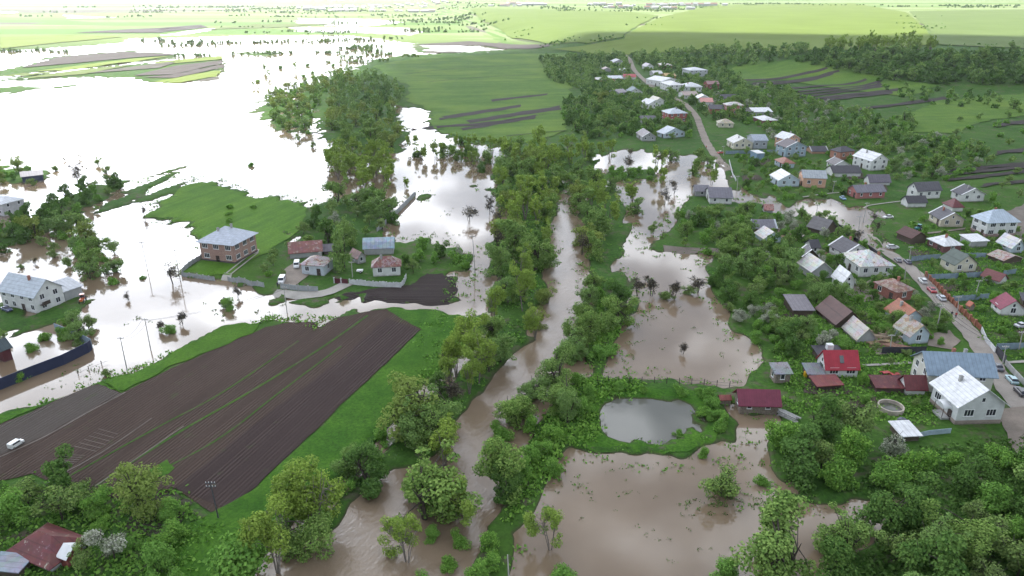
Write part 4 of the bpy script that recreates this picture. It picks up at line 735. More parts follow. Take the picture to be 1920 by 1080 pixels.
hs('shed', 'low shed with white flat roof beside the pale blue board fence', 'P', (1690,828), (1676,806), (1716,822), 5, 'shed', .3, wD, (WR,), 'low white flat-roofed shed', win=0, chim=0)
hs('hutch', 'tiny hutch with red roof beside the maroon roofed barn', 'P', (1350,757), (1345,750), (1370,757), 6, 'gR', .6, WOOD, ((.26,.08,.07),), 'tiny red roofed hutch', win=0, chim=0, over=.2)
hs('playhouse', 'tiny orange-roofed playhouse on the lawn behind the picket fence', 'E', (1300,735), (1275,712), (1340,725), 40, 'gL', .9, WOOD, ((.40,.12,.07),), 'tiny orange playhouse', win=0, chim=0, over=.2)
hs('kiosk', 'little blue booth with white square roof edge below the pale cross-gabled house', 'B', (468,452), (430,415), (522,440), 75, 'shed', .1, (.16,.24,.32), ((.6,.6,.6),), 'little blue booth', win=0, chim=0, over=.2)
# ------------------------------------------------------------------ trees and shrubs
KIND = {  # height, crown radius, crown bottom, clumps, leaf density, stems
 'willow': dict(h=11, r=5.0, z0=.2, cl=36, stems=2, dens=.85, spread=1.15), 'alder': dict(h=12.5, r=3.3, z0=1.8, cl=28, stems=4, dens=.7, spread=1.05),
 'olive': dict(h=10, r=4.8, z0=.3, cl=32, stems=2, dens=.72, spread=1.2), 'dark': dict(h=8, r=3.9, z0=-.2, cl=26, stems=2, dens=1.15, spread=1.1),
 'bush': dict(h=4.6, r=2.9, z0=-.1, cl=22, stems=4, dens=.9, spread=.85), 'fruit': dict(h=5.2, r=3.0, z0=.5, cl=22, stems=1, dens=.62, spread=.8),
 'blossom': dict(h=5.6, r=3.0, z0=.4, cl=26, stems=1, dens=.66, spread=.75), 'bare': dict(h=8, r=3.6, z0=1.8, cl=20, stems=2, dens=.10, spread=1.0)}
NAMES = {'willow': 'willow_tree', 'alder': 'slender_tree', 'olive': 'yellow_green_tree', 'dark': 'dark_tree', 'bush': 'shrub', 'fruit': 'fruit_tree', 'blossom': 'blossoming_tree', 'bare': 'bare_tree'}
def quads(C, Nrm, S):
    """leaf clumps: one small quad per centre"""
    n = len(C); t = rng.normal(size=(n, 3)); t -= (t * Nrm).sum(1, keepdims=True) * Nrm; t /= np.linalg.norm(t, axis=1, keepdims=True) + 1e-9
    b = np.cross(Nrm, t); S = S[:, None]; a = rng.uniform(.55, 1.0, (n, 1))
    V = np.stack([C - S*t - S*a*b*.6, C + S*t*.7 - S*a*b, C + S*t + S*a*b*.7, C - S*t*.6 + S*a*b], 1); return V.reshape(-1, 3)
def crown_points(k, n, seed):
    p = KIND[k]; r_ = np.random.default_rng(seed); cz = (p['h'] + p['z0']) / 2; hz = (p['h'] - p['z0']) / 2
    nm = int(r_.integers(6, 10)); D = r_.normal(size=(nm, 3)); D[:,2] = D[:,2] * .95 + (-.05 if k in ('willow', 'olive', 'dark', 'bush') else .2); D /= np.linalg.norm(D, axis=1, keepdims=True); D *= r_.uniform(.45, 1.18, (nm, 1))
    m = r_.integers(0, nm, p['cl']); cl = D[m] * r_.uniform(.35, 1.0, (p['cl'], 1)) ** .7 + r_.normal(size=(p['cl'], 3)) * .16
    cl = cl * np.array([p['r'] * .88, p['r'] * .88, hz * .84]); cl[:,2] += cz; cl[:4,:2] *= .45; cl[:4,2] = p['z0'] + hz * np.array([.3, .6, .9, 1.2])
    if k in ('willow', 'olive', 'dark'): cl[4:10,2] = p['z0'] + hz * r_.uniform(.1, .5, 6); cl[:,2] = np.maximum(cl[:,2], p['z0'] + .4)
    if k == 'bush': cl[:,2] = np.abs(cl[:,2] - .2) + .2
    if k == 'alder': # crown split over several leaders
        lead = r_.normal(size=(4, 2)) * 1.5; cl[:, :2] = cl[:, :2] * .55 + lead[r_.integers(0, 4, len(cl))]
    rad = p['spread'] * r_.uniform(.5, 1.5, p['cl']); w_ = rad ** 2; idx = r_.choice(len(cl), n, p=w_ / w_.sum())
    e = r_.normal(size=(n, 3)); e /= np.linalg.norm(e, axis=1, keepdims=True); q = r_.uniform(.25, 1.12, (n, 1)) ** .5
    C = cl[idx] + e * q * rad[idx][:, None] * np.array([1, 1, .8])
    N = e + r_.normal(size=(n, 3)) * .7 + np.array([0, 0, .75]); N /= np.linalg.norm(N, axis=1, keepdims=True)
    C[:,2] = np.maximum(C[:,2], .05); return C, N, cl
def trunk_mb(k, cl, seed, lod):
    p = KIND[k]; r_ = random.Random(seed); m = MB(); h = p['h']; n = 6 if lod == 0 else 4; bases = []
    base_r = {'bush': .05, 'alder': .18, 'bare': .16}.get(k, .026 * h)
    for s in range(p['stems']):
        a = r_.uniform(0, 6.28); lean = r_.uniform(.05, .22) * h if p['stems'] > 1 else r_.uniform(0, .08) * h
        x, y = .25 * math.cos(a) * (p['stems'] > 1), .25 * math.sin(a) * (p['stems'] > 1); top = (x + lean * math.cos(a), y + lean * math.sin(a), h * r_.uniform(.62, .8))
        mid = (x + lean * .35 * math.cos(a + .3), y + lean * .35 * math.sin(a + .3), h * .34)
        br = base_r * (1 if s == 0 else .7); m.tube([(x, y, -1.2), (x, y, .2), mid, top], [br * 1.15, br, br * .7, br * .18], n); bases.append((Vector(mid), Vector(top), br))
    nl = {0: len(cl), 1: len(cl) // 2, 2: 4}[lod] if k != 'bush' else 6
    for c in cl[:nl]:
        mid, top, br = min(bases, key=lambda q: (Vector(c) - q[1]).length); f = r_.uniform(.0, .75); st = mid.lerp(top, f); c = Vector(c); e = st.lerp(c, .55) + Vector((0, 0, .35))
        m.tube([st, e, c], [br * .45 * (1 - f * .5), br * .28, br * .08], 4 if lod < 2 else 3, cap=False)
        if k == 'bare' or (k in ('blossom', 'fruit', 'alder') and lod == 0):
            for q in range(9 if k == 'bare' else 3):
                d = Vector((r_.gauss(0, 1), r_.gauss(0, 1), r_.gauss(.3, .8))).normalized() * r_.uniform(.7, 1.7); s0 = e.lerp(c, r_.uniform(.2, 1))
                w_ = 1.25 if k == 'bare' else 1.0; m.tube([s0, s0 + d * .5 + Vector((0, 0, .08)), s0 + d], [.05 * w_, .035 * w_, .02 * w_], 3, cap=False)
                if k == 'bare': 
                    for z in range(3): d2 = (d + Vector((r_.gauss(0, .7), r_.gauss(0, .7), r_.gauss(.2, .6)))).normalized() * r_.uniform(.4, .9); m.tube([s0 + d * .6, s0 + d * .6 + d2], [.05, .02], 3, cap=False)
    return m
BARKOF = {k: (BARKP if k == 'alder' else BARK) for k in KIND}
COUNT0 = {0: 6500, 1: 2400, 2: 600}; LSIZE = {0: .145, 1: .23, 2: .43}
PROTO = {}
def proto(k, lod, var):
    key = (k, lod, var)
    if key in PROTO: return PROTO[key]
    p = KIND[k]; seed = hash_(k) * 97 + var * 13; vol = (p['r'] / 4) ** 1.5 * (p['h'] / 9) ** .7; n = int(COUNT0[lod] * p['dens'] * (.45 + .55 * vol)); n = max(n, 60)
    C, N, cl = crown_points(k, n, seed); s = LSIZE[lod] * (1 if k not in ('fruit', 'blossom', 'bush') else .8) * (.8 if k == 'bare' else 1)
    V = quads(C, N, s * rng.uniform(.6, 1.35, n)); tm = trunk_mb(k, cl, seed, lod)
    def fill(name, V, base=None):
        me = bpy.data.meshes.new(name); nb = 0 if base is None else len(base.v); vv = V if base is None else np.concatenate([np.array(base.v), V])
        fs = [] if base is None else list(base.f); me.from_pydata(vv.tolist(), [], fs + (np.arange(len(V)).reshape(-1, 4) + nb).tolist())
        if base is not None:
            me.materials.append(BARKOF[k]); me.materials.append(LEAF[k]); mi = np.zeros(len(me.polygons), np.int32); mi[len(fs):] = 1; me.polygons.foreach_set('material_index', mi)
        else: me.materials.append(LEAF[k])
        me.update(); return me
    PROTO[key] = (tm.mesh('trunk', BARKOF[k]), fill('crown', V)) if lod < 2 else (None, fill(NAMES[k], V, tm)); return PROTO[key]
def hash_(s): return sum((i + 3) * ord(c) for i, c in enumerate(s))
TREES = []; NK = {k: 0 for k in KIND}
EXTRA = []      # trees past the 300th of a kind: joined into one wood
def plant(k, x, y, s=1.0, label=None, group=None, cat=None, hs=1.0):
    r = math.hypot(x, y); lod = 0 if r < 210 else (1 if r < 420 else 2); TREES.append(dict(k=k, x=x, y=y, s=s, r=r, lod=lod, label=label, group=group, cat=cat, hs=hs))
def at(k, px, py, s=1.0, label=None, group=None, hs=1.0): x, y = PG(px, py); plant(k, x, y, s, label, group, hs=hs)
ROADALL = [p for l in (ROADPTS, R2, R3) for p in l]; RA = np.array(ROADALL)
def free(x, y, rad):
    for hx in HOUSES:
        dx, dy = x - hx[4], y - hx[5]
        if abs(dx) > 40 or abs(dy) > 40: continue
        c, s_ = math.cos(hx[6]), math.sin(hx[6]); u, v = dx * c + dy * s_, -dx * s_ + dy * c
        if abs(u) < hx[7] + rad * .6 and abs(v) < hx[8] + rad * .6: return False
        # keep the faces seen from the drone clear
        d = math.hypot(x, y); 
        if -hx[7] - 2 < u < hx[7] + 1 and -hx[8] - rad * 1.35 - .8 < v < 0: return False
        if -hx[8] - 1 < v < hx[8] - 1 and -hx[7] - rad * 1.15 - .4 < u < 0: return False
    return np.min((RA[:,0] - x) ** 2 + (RA[:,1] - y) ** 2) > (3.0 + rad * .7) ** 2
GSC = {'trees round the spreading willow': 1.15, 'bright trees between river and pond': 1.15, 'growth along the wet channel': 1.15, 'growth at the bottom of the river': 1.1, 'shrubs at the tip of the bank': 1.3, 'thin trees in the wet channel': 1.3, 'dense thicket in the near right corner': 1.15, 'old garden behind the derelict house': 1.2, 'trees of the flooded grove': .85, 'trees along the edge of the green slope': .9, 'thicket between barn and basin': 1.3, None: .78}
def region(pts, mix, sp, smin, smax, label=None, group=None, mode='any', n=4000, jitter=None):
    """fill a patch of ground with a natural mixture of trees, never nearer to each other than sp metres"""
    W = np.array([PG(*p) for p in pts]); x0, y0 = W.min(0); x1, y1 = W.max(0); got = []; ks, ws = zip(*mix.items())
    n = int(min(n, max(60, (x1 - x0) * (y1 - y0) / sp ** 2 * 7))); xs = rng.uniform(x0, x1, n); ys = rng.uniform(y0, y1, n); ok = sdf(W, xs, ys) > 0; ls = land_sdf(xs, ys)
    cell = {}; f_ = GSC.get(group, 1.0); smin, smax = smin * f_, smax * f_
    for x, y, o, l in zip(xs, ys, ok, ls):
        if not o or (mode == 'land' and l < -1) or (mode == 'water' and l > 1): continue
        k = rnd.choices(ks, ws)[0]; q = sp * (.75 + .5 * rnd.random()); ci, cj = int(x // sp), int(y // sp)
        if any((x - a) ** 2 + (y - b) ** 2 < q * q for i in (-2,-1,0,1,2) for j in (-2,-1,0,1,2) for a, b in cell.get((ci + i, cj + j), ())): continue
        s = rnd.uniform(smin, smax)
        if not free(x, y, KIND[k]['r'] * s): continue
        cell.setdefault((ci, cj), []).append((x, y)); plant(k, x, y, s, label.get(k) if isinstance(label, dict) else label, group)
# --- single trees one can point at
at('bare', 150, 345, 1.25, 'wide bare tree standing in white flood water above the hedge'); at('bare', 325, 528, .85, 'leaning bare tree in flood water beside the leaning pole at the fence corner')
at('bush', 266, 520, .55, 'small round bush alone in flood water left of the bare leaning tree'); at('bush', 470, 310, .5, 'dark low bush alone far out in the wide white flood')
at('olive', 785, 812, 1.5, 'big yellow-green tree with bare top branches between the grass strip and river', hs=.85); at('willow', 800, 965, 1.5, 'big spreading willow overhanging the river beside the dark shrub', hs=.9); at('dark', 690, 905, 1.1, 'dark red-tinged tree left of the spreading willow')
at('willow', 955, 925, 1.05, 'bright green round willow on the river bank opposite the spreading willow'); at('alder', 595, 1000, 1.0, 'pale loose willow at the edge of the wet channel'); at('bush', 455, 1095, 1.9, 'big bright green bush at the bottom of the grass strip')
at('fruit', 1352, 925, 1.2, 'bright green tree standing alone in brown flood water'); at('bush', 1320, 850, .0001 + .55, 'pale reed bush in brown water above the lone green tree'); at('bush', 1428, 900, .6, 'small bush in shallow water right of the lone green tree')
at('alder', 1032, 1025, .62, 'thin young tree rising from brown flood water'); at('bush', 1050, 1090, .9, 'pale reedy bush at the bottom edge of the flood'); at('olive', 262, 960, .95, 'yellow-green rounded tree at the end of the ploughed field'); at('blossom', 215, 1048, 1.1, 'white-green blossoming tree right of the derelict house'); at('bush', 300, 1075, 1.2, 'brownish bush behind the blossoming tree')
at('dark', 1160, 580, 1.1, 'dark round tree at the corner of the flooded orchard'); at('olive', 1122, 192, 1.2, 'tall olive tree with a bare trunk left of the village'); at('willow', 645, 505, .95, 'tall bright green tree between the two rust-roofed cottages', hs=1.15); at('bush', 1272, 815, .45, 'white blossoming bush at the pond corner')
at('willow', 1900, 205, 1.1, 'rounded dark willow on the right-hand green slope'); at('bush', 430, 575, .9, 'flooded bare shrub below the brick house fence')
for px, py in ((300,618),(340,606),(65,492),(38,500),(180,395),(240,560),(420,572),(445,556),(120,300),(150,296),(200,700),(530,520),(270,405)): at(rnd.choice(('bare', 'fruit', 'bare')), px, py, rnd.uniform(.35, .6), 'sparse drowned shrub poking out of the white flood', 'drowned shrubs in the white flood')
at('bush', 318, 622, .7, 'half-drowned shrub between the two poles by the field edge')
at('alder', 760, 350, .55, 'small bushy tree alone in the water right of the flooded clump'); at('bush', 858, 490, .9, 'round dark bush at the tip of the flooded yard')
for px, py in ((1196,552),(1222,552),(1250,558),(1264,557),(1292,548),(1308,545)): at(rnd.choice(('fruit','fruit','bare')), px, py, .8, 'small dark orchard tree in the row standing in flood water', 'drowned orchard row')
for px, py in ((185,308),(200,322),(60,345),(105,318),(560,262),(588,275)): at('fruit', px, py, .8, 'small lone tree standing far out in white flood water', 'lone trees in the white flood')
for px, py in ((880,415),(935,430),(920,400)): at('bare', px, py, 1.1, 'tall leafless tree on the water side of the left river bank', 'leafless trees on the river bank')
at('bare', 1092, 475, 1.1, 'leafless tree on the inner edge of the right river bank'); at('bare', 1240, 310, .9, 'leafless tree standing in the upper flood between willows')
# --- groves and banks
G1 = 'trees of the flooded grove'
region([(625,175),(700,140),(755,168),(762,185),(738,200),(748,235),(752,278),(695,287),(625,262),(612,215)], dict(willow=6, dark=2, olive=2), 10.5, .8, 1.25, {'willow': 'grey-green rounded willow in the dense grove at the flood edge', 'dark': 'dark tree in the dense grove at the flood edge', 'olive': 'yellow-green tree in the dense grove at the flood edge'}, G1)
region([(500,190),(530,172),(600,150),(655,135),(660,150),(600,180),(580,250),(548,248),(520,235)], dict(willow=3, bush=5, olive=3), 8, .7, 1.0, {'willow': 'sunlit willow on the low islets left of the dense grove', 'bush': 'sunlit willow shrub on the low islets left of the dense grove', 'olive': 'sunlit yellow-green tree on the islets left of the dense grove'}, 'trees on the islets left of the grove')
region([(440,165),(470,145),(500,125),(620,118),(650,130),(560,150),(500,175)], dict(bush=3, alder=2), 30, .6, .9, {'bush': 'scattered shrub in the water above the sunlit islets', 'alder': 'scattered thin tree in the water above the sunlit islets'}, 'scattered trees in the water above the islets')
region([(615,305),(640,298),(715,300),(735,330),(730,350),(690,355),(640,345)], dict(alder=7, willow=1), 5.5, .75, 1.05, {'alder': 'slender yellow-green tree in the flooded clump with bare trunks', 'willow': 'bushy willow in the flooded clump with bare trunks'}, 'flooded clump of slender trees')
GB = 'trees along the edge of the green slope'
region([(770,282),(830,290),(860,270),(960,290),(1040,290),(1100,275),(1110,300),(1080,330),(960,335),(900,325),(850,305),(790,300)], dict(willow=5, alder=3, dark=2), 8, .75, 1.1, {'willow': 'grey-green willow in the wet row below the green slope', 'alder': 'slender tree in the wet row below the green slope', 'dark': 'dark tree in the wet row below the green slope'}, GB)
LB = 'trees on the left river bank'
region([(935,310),(985,290),(1050,305),(1058,350),(1035,385),(1028,430),(1025,500),(1005,545),(940,545),(930,450),(948,390)], dict(willow=6, olive=2, dark=2, alder=4, bare=1), 8.2, .85, 1.25, {'willow': 'green willow in the thick belt on the left river bank', 'olive': 'yellow-green tree in the thick belt on the left river bank', 'dark': 'dark tree in the thick belt on the left river bank', 'bare': 'leafless tree in the thick belt on the left river bank', 'alder': 'slender tree in the thick belt on the left river bank'}, LB)
region([(930,540),(1010,540),(1040,560),(1010,640),(975,672),(935,690),(920,640)], dict(willow=4, alder=5, dark=1, olive=1, bare=1), 7, .7, 1.0, {'willow': 'willow at the narrow end of the left bank belt', 'alder': 'slender tree at the narrow end of the left bank belt', 'dark': 'dark tree at the narrow end of the left bank belt', 'olive': 'yellow-green tree at the narrow end of the left bank belt', 'bare': 'leafless tree at the narrow end of the left bank belt'}, LB)
region([(830,690),(900,660),(930,700),(880,760),(850,770)], dict(alder=4, bare=4), 4.5, .55, .8, {'alder': 'thin sparse tree in the wet channel beside the river', 'bare': 'thin leafless tree in the wet channel beside the river'}, 'thin trees in the wet channel')
region([(735,760),(835,730),(850,780),(850,860),(820,900),(760,860),(700,900),(660,925),(640,900)], dict(willow=4, bush=5, olive=.4, dark=1, alder=1), 5.2, .6, .95, {'willow': 'willow crowding the left river bank above the spreading willow', 'bush': 'shrub crowding the left river bank above the spreading willow', 'olive': 'yellow-green tree crowding the bank above the spreading willow', 'alder': 'loose thin tree crowding the bank above the spreading willow', 'dark': 'dark tree crowding the bank above the spreading willow'}, 'trees round the spreading willow')
region([(560,930),(640,900),(660,930),(630,980),(560,1060),(500,1090),(520,1010)], dict(bush=5, alder=2, willow=2), 4.4, .6, .95, {'bush': 'shrub along the wet channel by the grass strip', 'alder': 'loose thin tree along the wet channel by the grass strip', 'willow': 'willow along the wet channel by the grass strip'}, 'growth along the wet channel')
RB = 'trees on the right river bank'
region([(1060,320),(1110,345),(1140,400),(1150,470),(1120,500),(1100,495),(1098,440),(1085,385),(1070,345)], dict(willow=6, olive=1, alder=4, bush=3), 8, .8, 1.1, {'willow': 'green willow on the upper right river bank', 'olive': 'yellow-green tree on the upper right river bank', 'alder': 'slender tree on the upper right river bank', 'bush': 'shrub on the upper right river bank'}, RB)
region([(1105,545),(1140,525),(1165,570),(1160,620),(1145,665),(1110,690),(1060,680),(1075,625)], dict(bush=4, willow=5), 5.5, .7, .95, {'willow': 'bright green willow in the clump beside the big drowned garden', 'bush': 'bright green shrub in the clump beside the big drowned garden'}, RB)
region([(1000,740),(1050,700),(1105,715),(1120,750),(1070,800),(1050,830),(1000,860),(930,860),(920,820)], dict(bush=5, willow=4), 5.2, .6, .95, {'willow': 'bright green willow between river and pond', 'bush': 'bright green shrub between river and pond'}, 'bright trees between river and pond')
region([(950,880),(1030,850),(1045,880),(990,930),(960,960),(935,930)], dict(bush=5, dark=2), 5, .55, .8, {'bush': 'shrub at the tip of the bank below the pond', 'dark': 'dark bush at the tip of the bank below the pond'}, 'shrubs at the tip of the bank')
region([(800,985),(850,960),(925,980),(950,1040),(930,1100),(760,1110),(740,1050)], dict(bush=5, alder=3, willow=1), 4.4, .6, .85, {'bush': 'green bush at the river bottom edge', 'alder': 'loose thin tree at the river bottom edge', 'willow': 'willow at the river bottom edge'}, 'growth at the bottom of the river')
region([(1120,745),(1160,730),(1130,730),(1325,738),(1352,790),(1340,810),(1320,775),(1300,755),(1240,740),(1170,742)], dict(bush=1), 3.6, .35, .6, 'low green shrub on the bank round the pond', 'pond bank shrubs')
region([(1325,740),(1368,790),(1345,815),(1318,800),(1312,760)], dict(bush=1), 3.2, .5, .75, 'leafy shrub on the right rim of the pond', 'pond rim shrubs')
# --- flooded trees of the upper right flood
region([(1140,300),(1200,282),(1340,300),(1370,340),(1330,365),(1290,362),(1290,395),(1240,440),(1200,445),(1150,380),(1135,345)], dict(alder=4, fruit=4, willow=3, bare=3, olive=1), 15, .7, 1.05, {'alder': 'slender tree standing in the upper flood left of the white flooded cottage', 'fruit': 'small tree standing in the upper flood left of the white flooded cottage', 'willow': 'willow standing in the upper flood left of the white flooded cottage', 'bare': 'leafless tree standing in the upper flood left of the white flooded cottage', 'olive': 'yellow-green tree standing in the upper flood left of the cottage'}, 'trees standing in the upper flood')
region([(1145,320),(1228,324),(1222,338),(1150,338)], dict(bush=1), 5, .7, .95, 'shrub in the dark hedge crossing the upper flood', 'hedge in the upper flood')
region([(1180,500),(1300,520),(1340,600),(1400,660),(1200,690),(1165,660)], dict(bare=3, fruit=1), 26, .22, .45, {'bare': 'small drowned twiggy tree in the big brown garden flood', 'fruit': 'small drowned leafy tree in the big brown garden flood'}, 'drowned saplings in the brown garden flood', 'water')
region([(1590,415),(1640,410),(1650,450),(1610,455)], dict(alder=2, bare=2), 7, .6, .9, {'alder': 'thin leafy tree in the flooded road by the poles', 'bare': 'thin bare tree in the flooded road by the poles'}, 'trees in the flooded road')
# --- gardens of the village: label says which house they stand by
V1 = dict(fruit=6, bush=4, willow=2, blossom=2, dark=2)
region([(1262,405),(1300,398),(1420,398),(1480,412),(1505,440),(1490,470),(1500,520),(1560,560),(1640,640),(1560,662),(1440,668),(1372,600),(1345,535),(1340,482),(1262,458)], dict(fruit=5, bush=4, willow=4, blossom=3, dark=3), 5.0, .7, 1.15)
region([(1380,600),(1440,590),(1560,660),(1430,668)], dict(blossom=3, dark=2, bush=3, willow=1), 5.5, .8, 1.1)
region([(1500,400),(1600,440),(1680,490),(1760,570),(1790,620),(1760,650),(1640,640),(1560,560),(1500,520)], V1, 4.2, .5, .95)
region([(1690,420),(1760,400),(1840,395),(1960,470),(1990,640),(1940,700),(1860,630),(1790,550),(1740,500),(1680,450)], dict(fruit=4, bush=5, dark=1), 5.2, .4, .85)
region([(1880,640),(2000,600),(2050,800),(1960,760)], dict(fruit=4, bush=3, dark=1), 6, .5, .85)
region([(1440,690),(1640,650),(1730,665),(1740,760),(1660,770),(1480,760)], dict(bush=4, fruit=3), 6.5, .3, .75)
region([(1420,240),(1500,230),(1700,260),(1800,262),(1870,300),(1780,340),(1700,345),(1660,330),(1560,300),(1450,262)], V1, 6.0, .7, 1.2)
region([(1380,290),(1480,290),(1560,320),(1640,360),(1480,378),(1400,355)], dict(fruit=5, bush=4, dark=1), 5.5, .55, .95)
region([(1120,175),(1200,165),(1300,190),(1310,235),(1290,262),(1200,262),(1110,262),(1060,240),(1050,200)], dict(fruit=5, dark=4, bush=4, willow=3), 6.5, .8, 1.25)
region([(1010,110),(1100,108),(1180,112),(1180,170),(1110,180),(1030,150)], dict(willow=4, dark=4, fruit=3), 8, .8, 1.2)
region([(1190,112),(1350,112),(1400,160),(1440,200),(1440,235),(1320,225),(1240,170)], dict(fruit=5, dark=4, willow=3), 8, .8, 1.25)
region([(1320,190),(1440,160),(1560,200),(1720,230),(1700,262),(1450,245),(1400,235)], V1, 7.0, .8, 1.25)
region([(1640,150),(1690,165),(1880,180),(1870,205),(1700,195)], dict(dark=3, willow=2, bush=2), 12, .7, 1.0)
region([(1780,230),(1990,200),(1990,330),(1820,330)], dict(fruit=3, bush=2, blossom=1), 19, .8, 1.2)
region([(1850,330),(1990,320),(1990,400),(1850,400)], dict(fruit=3, bush=3), 13, .7, 1.1)
region([(1290,140),(1500,200),(1640,240),(1500,250),(1300,200)], dict(blossom=1), 30, .8, 1.2)
# --- bottom right thicket, bottom left garden, left hedge
BR = 'dense thicket in the near right corner'
region([(1440,845),(1500,825),(1580,818),(1640,835),(1670,865),(1640,912),(1520,908),(1470,890)], dict(dark=4, blossom=2, fruit=3, bush=3), 5.2, .8, 1.2, {'dark': 'dark tree in the thicket between barn and round basin', 'blossom': 'pale blossoming tree in the thicket between barn and round basin', 'fruit': 'twiggy fruit tree in the thicket between barn and round basin', 'bush': 'bush in the thicket between barn and round basin'}, 'thicket between barn and basin')
region([(1640,985),(1705,935),(1660,905),(1700,885),(1790,868),(1900,862),(2100,880),(2200,1300),(1300,1300),(1310,1075),(1420,1045),(1540,1055),(1620,1012)], dict(dark=5, bush=5, fruit=3, willow=1), 5.6, .75, 1.2, {'dark': 'dark tree in the dense thicket below the big ribbed-roof house', 'bush': 'bright bush in the dense thicket below the big ribbed-roof house', 'fruit': 'loose fruit tree in the dense thicket below the big ribbed-roof house', 'willow': 'willow in the dense thicket below the big ribbed-roof house'}, BR)
region([(-150,890),(60,890),(140,905),(190,960),(165,985),(60,1000),(-150,1060)], dict(dark=4, fruit=4, bush=2), 5.6, .7, 1.1, {'dark': 'dark tree in the old garden behind the derelict house', 'fruit': 'loose fruit tree in the old garden behind the derelict house', 'bush': 'bush in the old garden behind the derelict house'}, 'old garden behind the derelict house')
region([(160,985),(330,960),(330,1010),(260,1080),(420,1090),(200,1200),(120,1100)], dict(bush=5, fruit=2), 6.5, .5, .9, {'bush': 'bush between the derelict house and the garden plot', 'fruit': 'fruit tree between the derelict house and the garden plot'}, 'bushes by the garden plot')
region([(-150,480),(0,430),(80,402),(165,348),(222,345),(220,362),(130,412),(55,452),(-100,520)], dict(dark=5, bush=3, fruit=2), 5.5, .65, .95, {'dark': 'dark tree in the thick hedge running out into the flood', 'bush': 'shrub in the thick hedge running out into the flood', 'fruit': 'loose tree in the thick hedge running out into the flood'}, 'thick hedge in the flood')
region([(60,440),(150,430),(215,470),(220,540),(160,535),(90,480)], dict(willow=3, fruit=4, bush=4, alder=1, olive=1), 6.5, .7, 1.05, {'alder': 'slender tree in the water behind the white flooded house', 'willow': 'willow in the water behind the white flooded house', 'fruit': 'small tree in the water behind the white flooded house', 'bush': 'shrub in the water behind the white flooded house', 'olive': 'yellow-green tree in the water behind the white flooded house'}, 'trees behind the white flooded house')
region([(0,640),(60,620),(120,600),(190,590),(160,640),(100,650),(20,680),(-40,690),(-40,620)], dict(bush=4, willow=3, fruit=2), 5.5, .6, .95, {'bush': 'bush inside the yard of the white flooded house', 'willow': 'willow inside the yard of the white flooded house', 'fruit': 'small tree inside the yard of the white flooded house'}, 'yard of the white flooded house')
region([(-60,700),(30,690),(120,670),(100,690),(30,715)], dict(bush=1), 9, .5, .7, 'yellowish bush in water behind the navy wall', 'bushes behind the navy wall')
region([(-60,335),(0,318),(75,322),(80,335),(0,345)], dict(willow=4, olive=4, bush=2), 7, .6, .9, {'willow': 'willow on the small flooded island with the navy hut', 'olive': 'yellow-green tree on the small flooded island with the navy hut', 'bush': 'bush on the small flooded island with the navy hut'}, 'trees on the hut island')
region([(560,450),(600,398),(640,380),(720,388),(740,415),(700,440),(650,450),(690,470),(640,470),(570,462)], dict(fruit=5, willow=2, dark=3, blossom=1), 6.5, .75, 1.1, {'fruit': 'fruit tree in the flooded yard behind the rust-roofed cottages', 'willow': 'willow in the flooded yard behind the rust-roofed cottages', 'dark': 'dark tree in the flooded yard behind the rust-roofed cottages', 'blossom': 'pale blossoming tree in the yard behind the rust-roofed cottages'}, 'yard trees behind the cottages')
region([(755,490),(790,462),(850,470),(885,490),(880,505),(800,510),(760,515)], dict(fruit=3, dark=3, blossom=2, bush=2), 6, .6, .95, {'fruit': 'fruit tree on the flooded spit right of the rust-red roof', 'dark': 'dark tree on the flooded spit right of the rust-red roof', 'blossom': 'pale blossoming tree on the flooded spit right of the rust-red roof', 'bush': 'bush on the flooded spit right of the rust-red roof'}, 'trees on the flooded spit')
region([(480,500),(545,460),(560,490),(530,515),(500,520)], dict(fruit=4, bush=3), 6, .5, .75, {'fruit': 'small fruit tree in the garden right of the brick house', 'bush': 'bush in the garden right of the brick house'}, 'garden right of the brick house')
region([(395,395),(470,375),(500,400),(430,420)], dict(bush=1), 9, .3, .5, 'low shrub on the bright meadow behind the brick house', 'meadow shrubs')
# --- wood on the bluff
region([(1060,112),(1200,104),(1360,95),(1500,92),(1540,100),(1420,122),(1300,128),(1180,120)], dict(dark=4, willow=4, fruit=1), 9, .85, 1.2, {'dark': 'dark tree in the wood along the top of the village', 'willow': 'grey-green tree in the wood along the top of the village', 'fruit': 'small tree in the wood along the top of the village'}, 'wood along the top of the village')
region([(1480,118),(1560,100),(1700,104),(1990,112),(1990,165),(1850,160),(1690,155),(1600,138)], dict(dark=7, willow=3), 7.5, .95, 1.35, {'dark': 'dark tree in the steep wood below the bright crop', 'willow': 'grey-green tree in the steep wood below the bright crop'}, 'steep wood below the bright crop')
region([(1540,92),(1640,90),(1750,94),(1748,100),(1640,99),(1540,100)], dict(alder=1), 11, 1.0, 1.4, 'tall slender tree on the skyline of the steep wood', 'skyline trees of the steep wood')

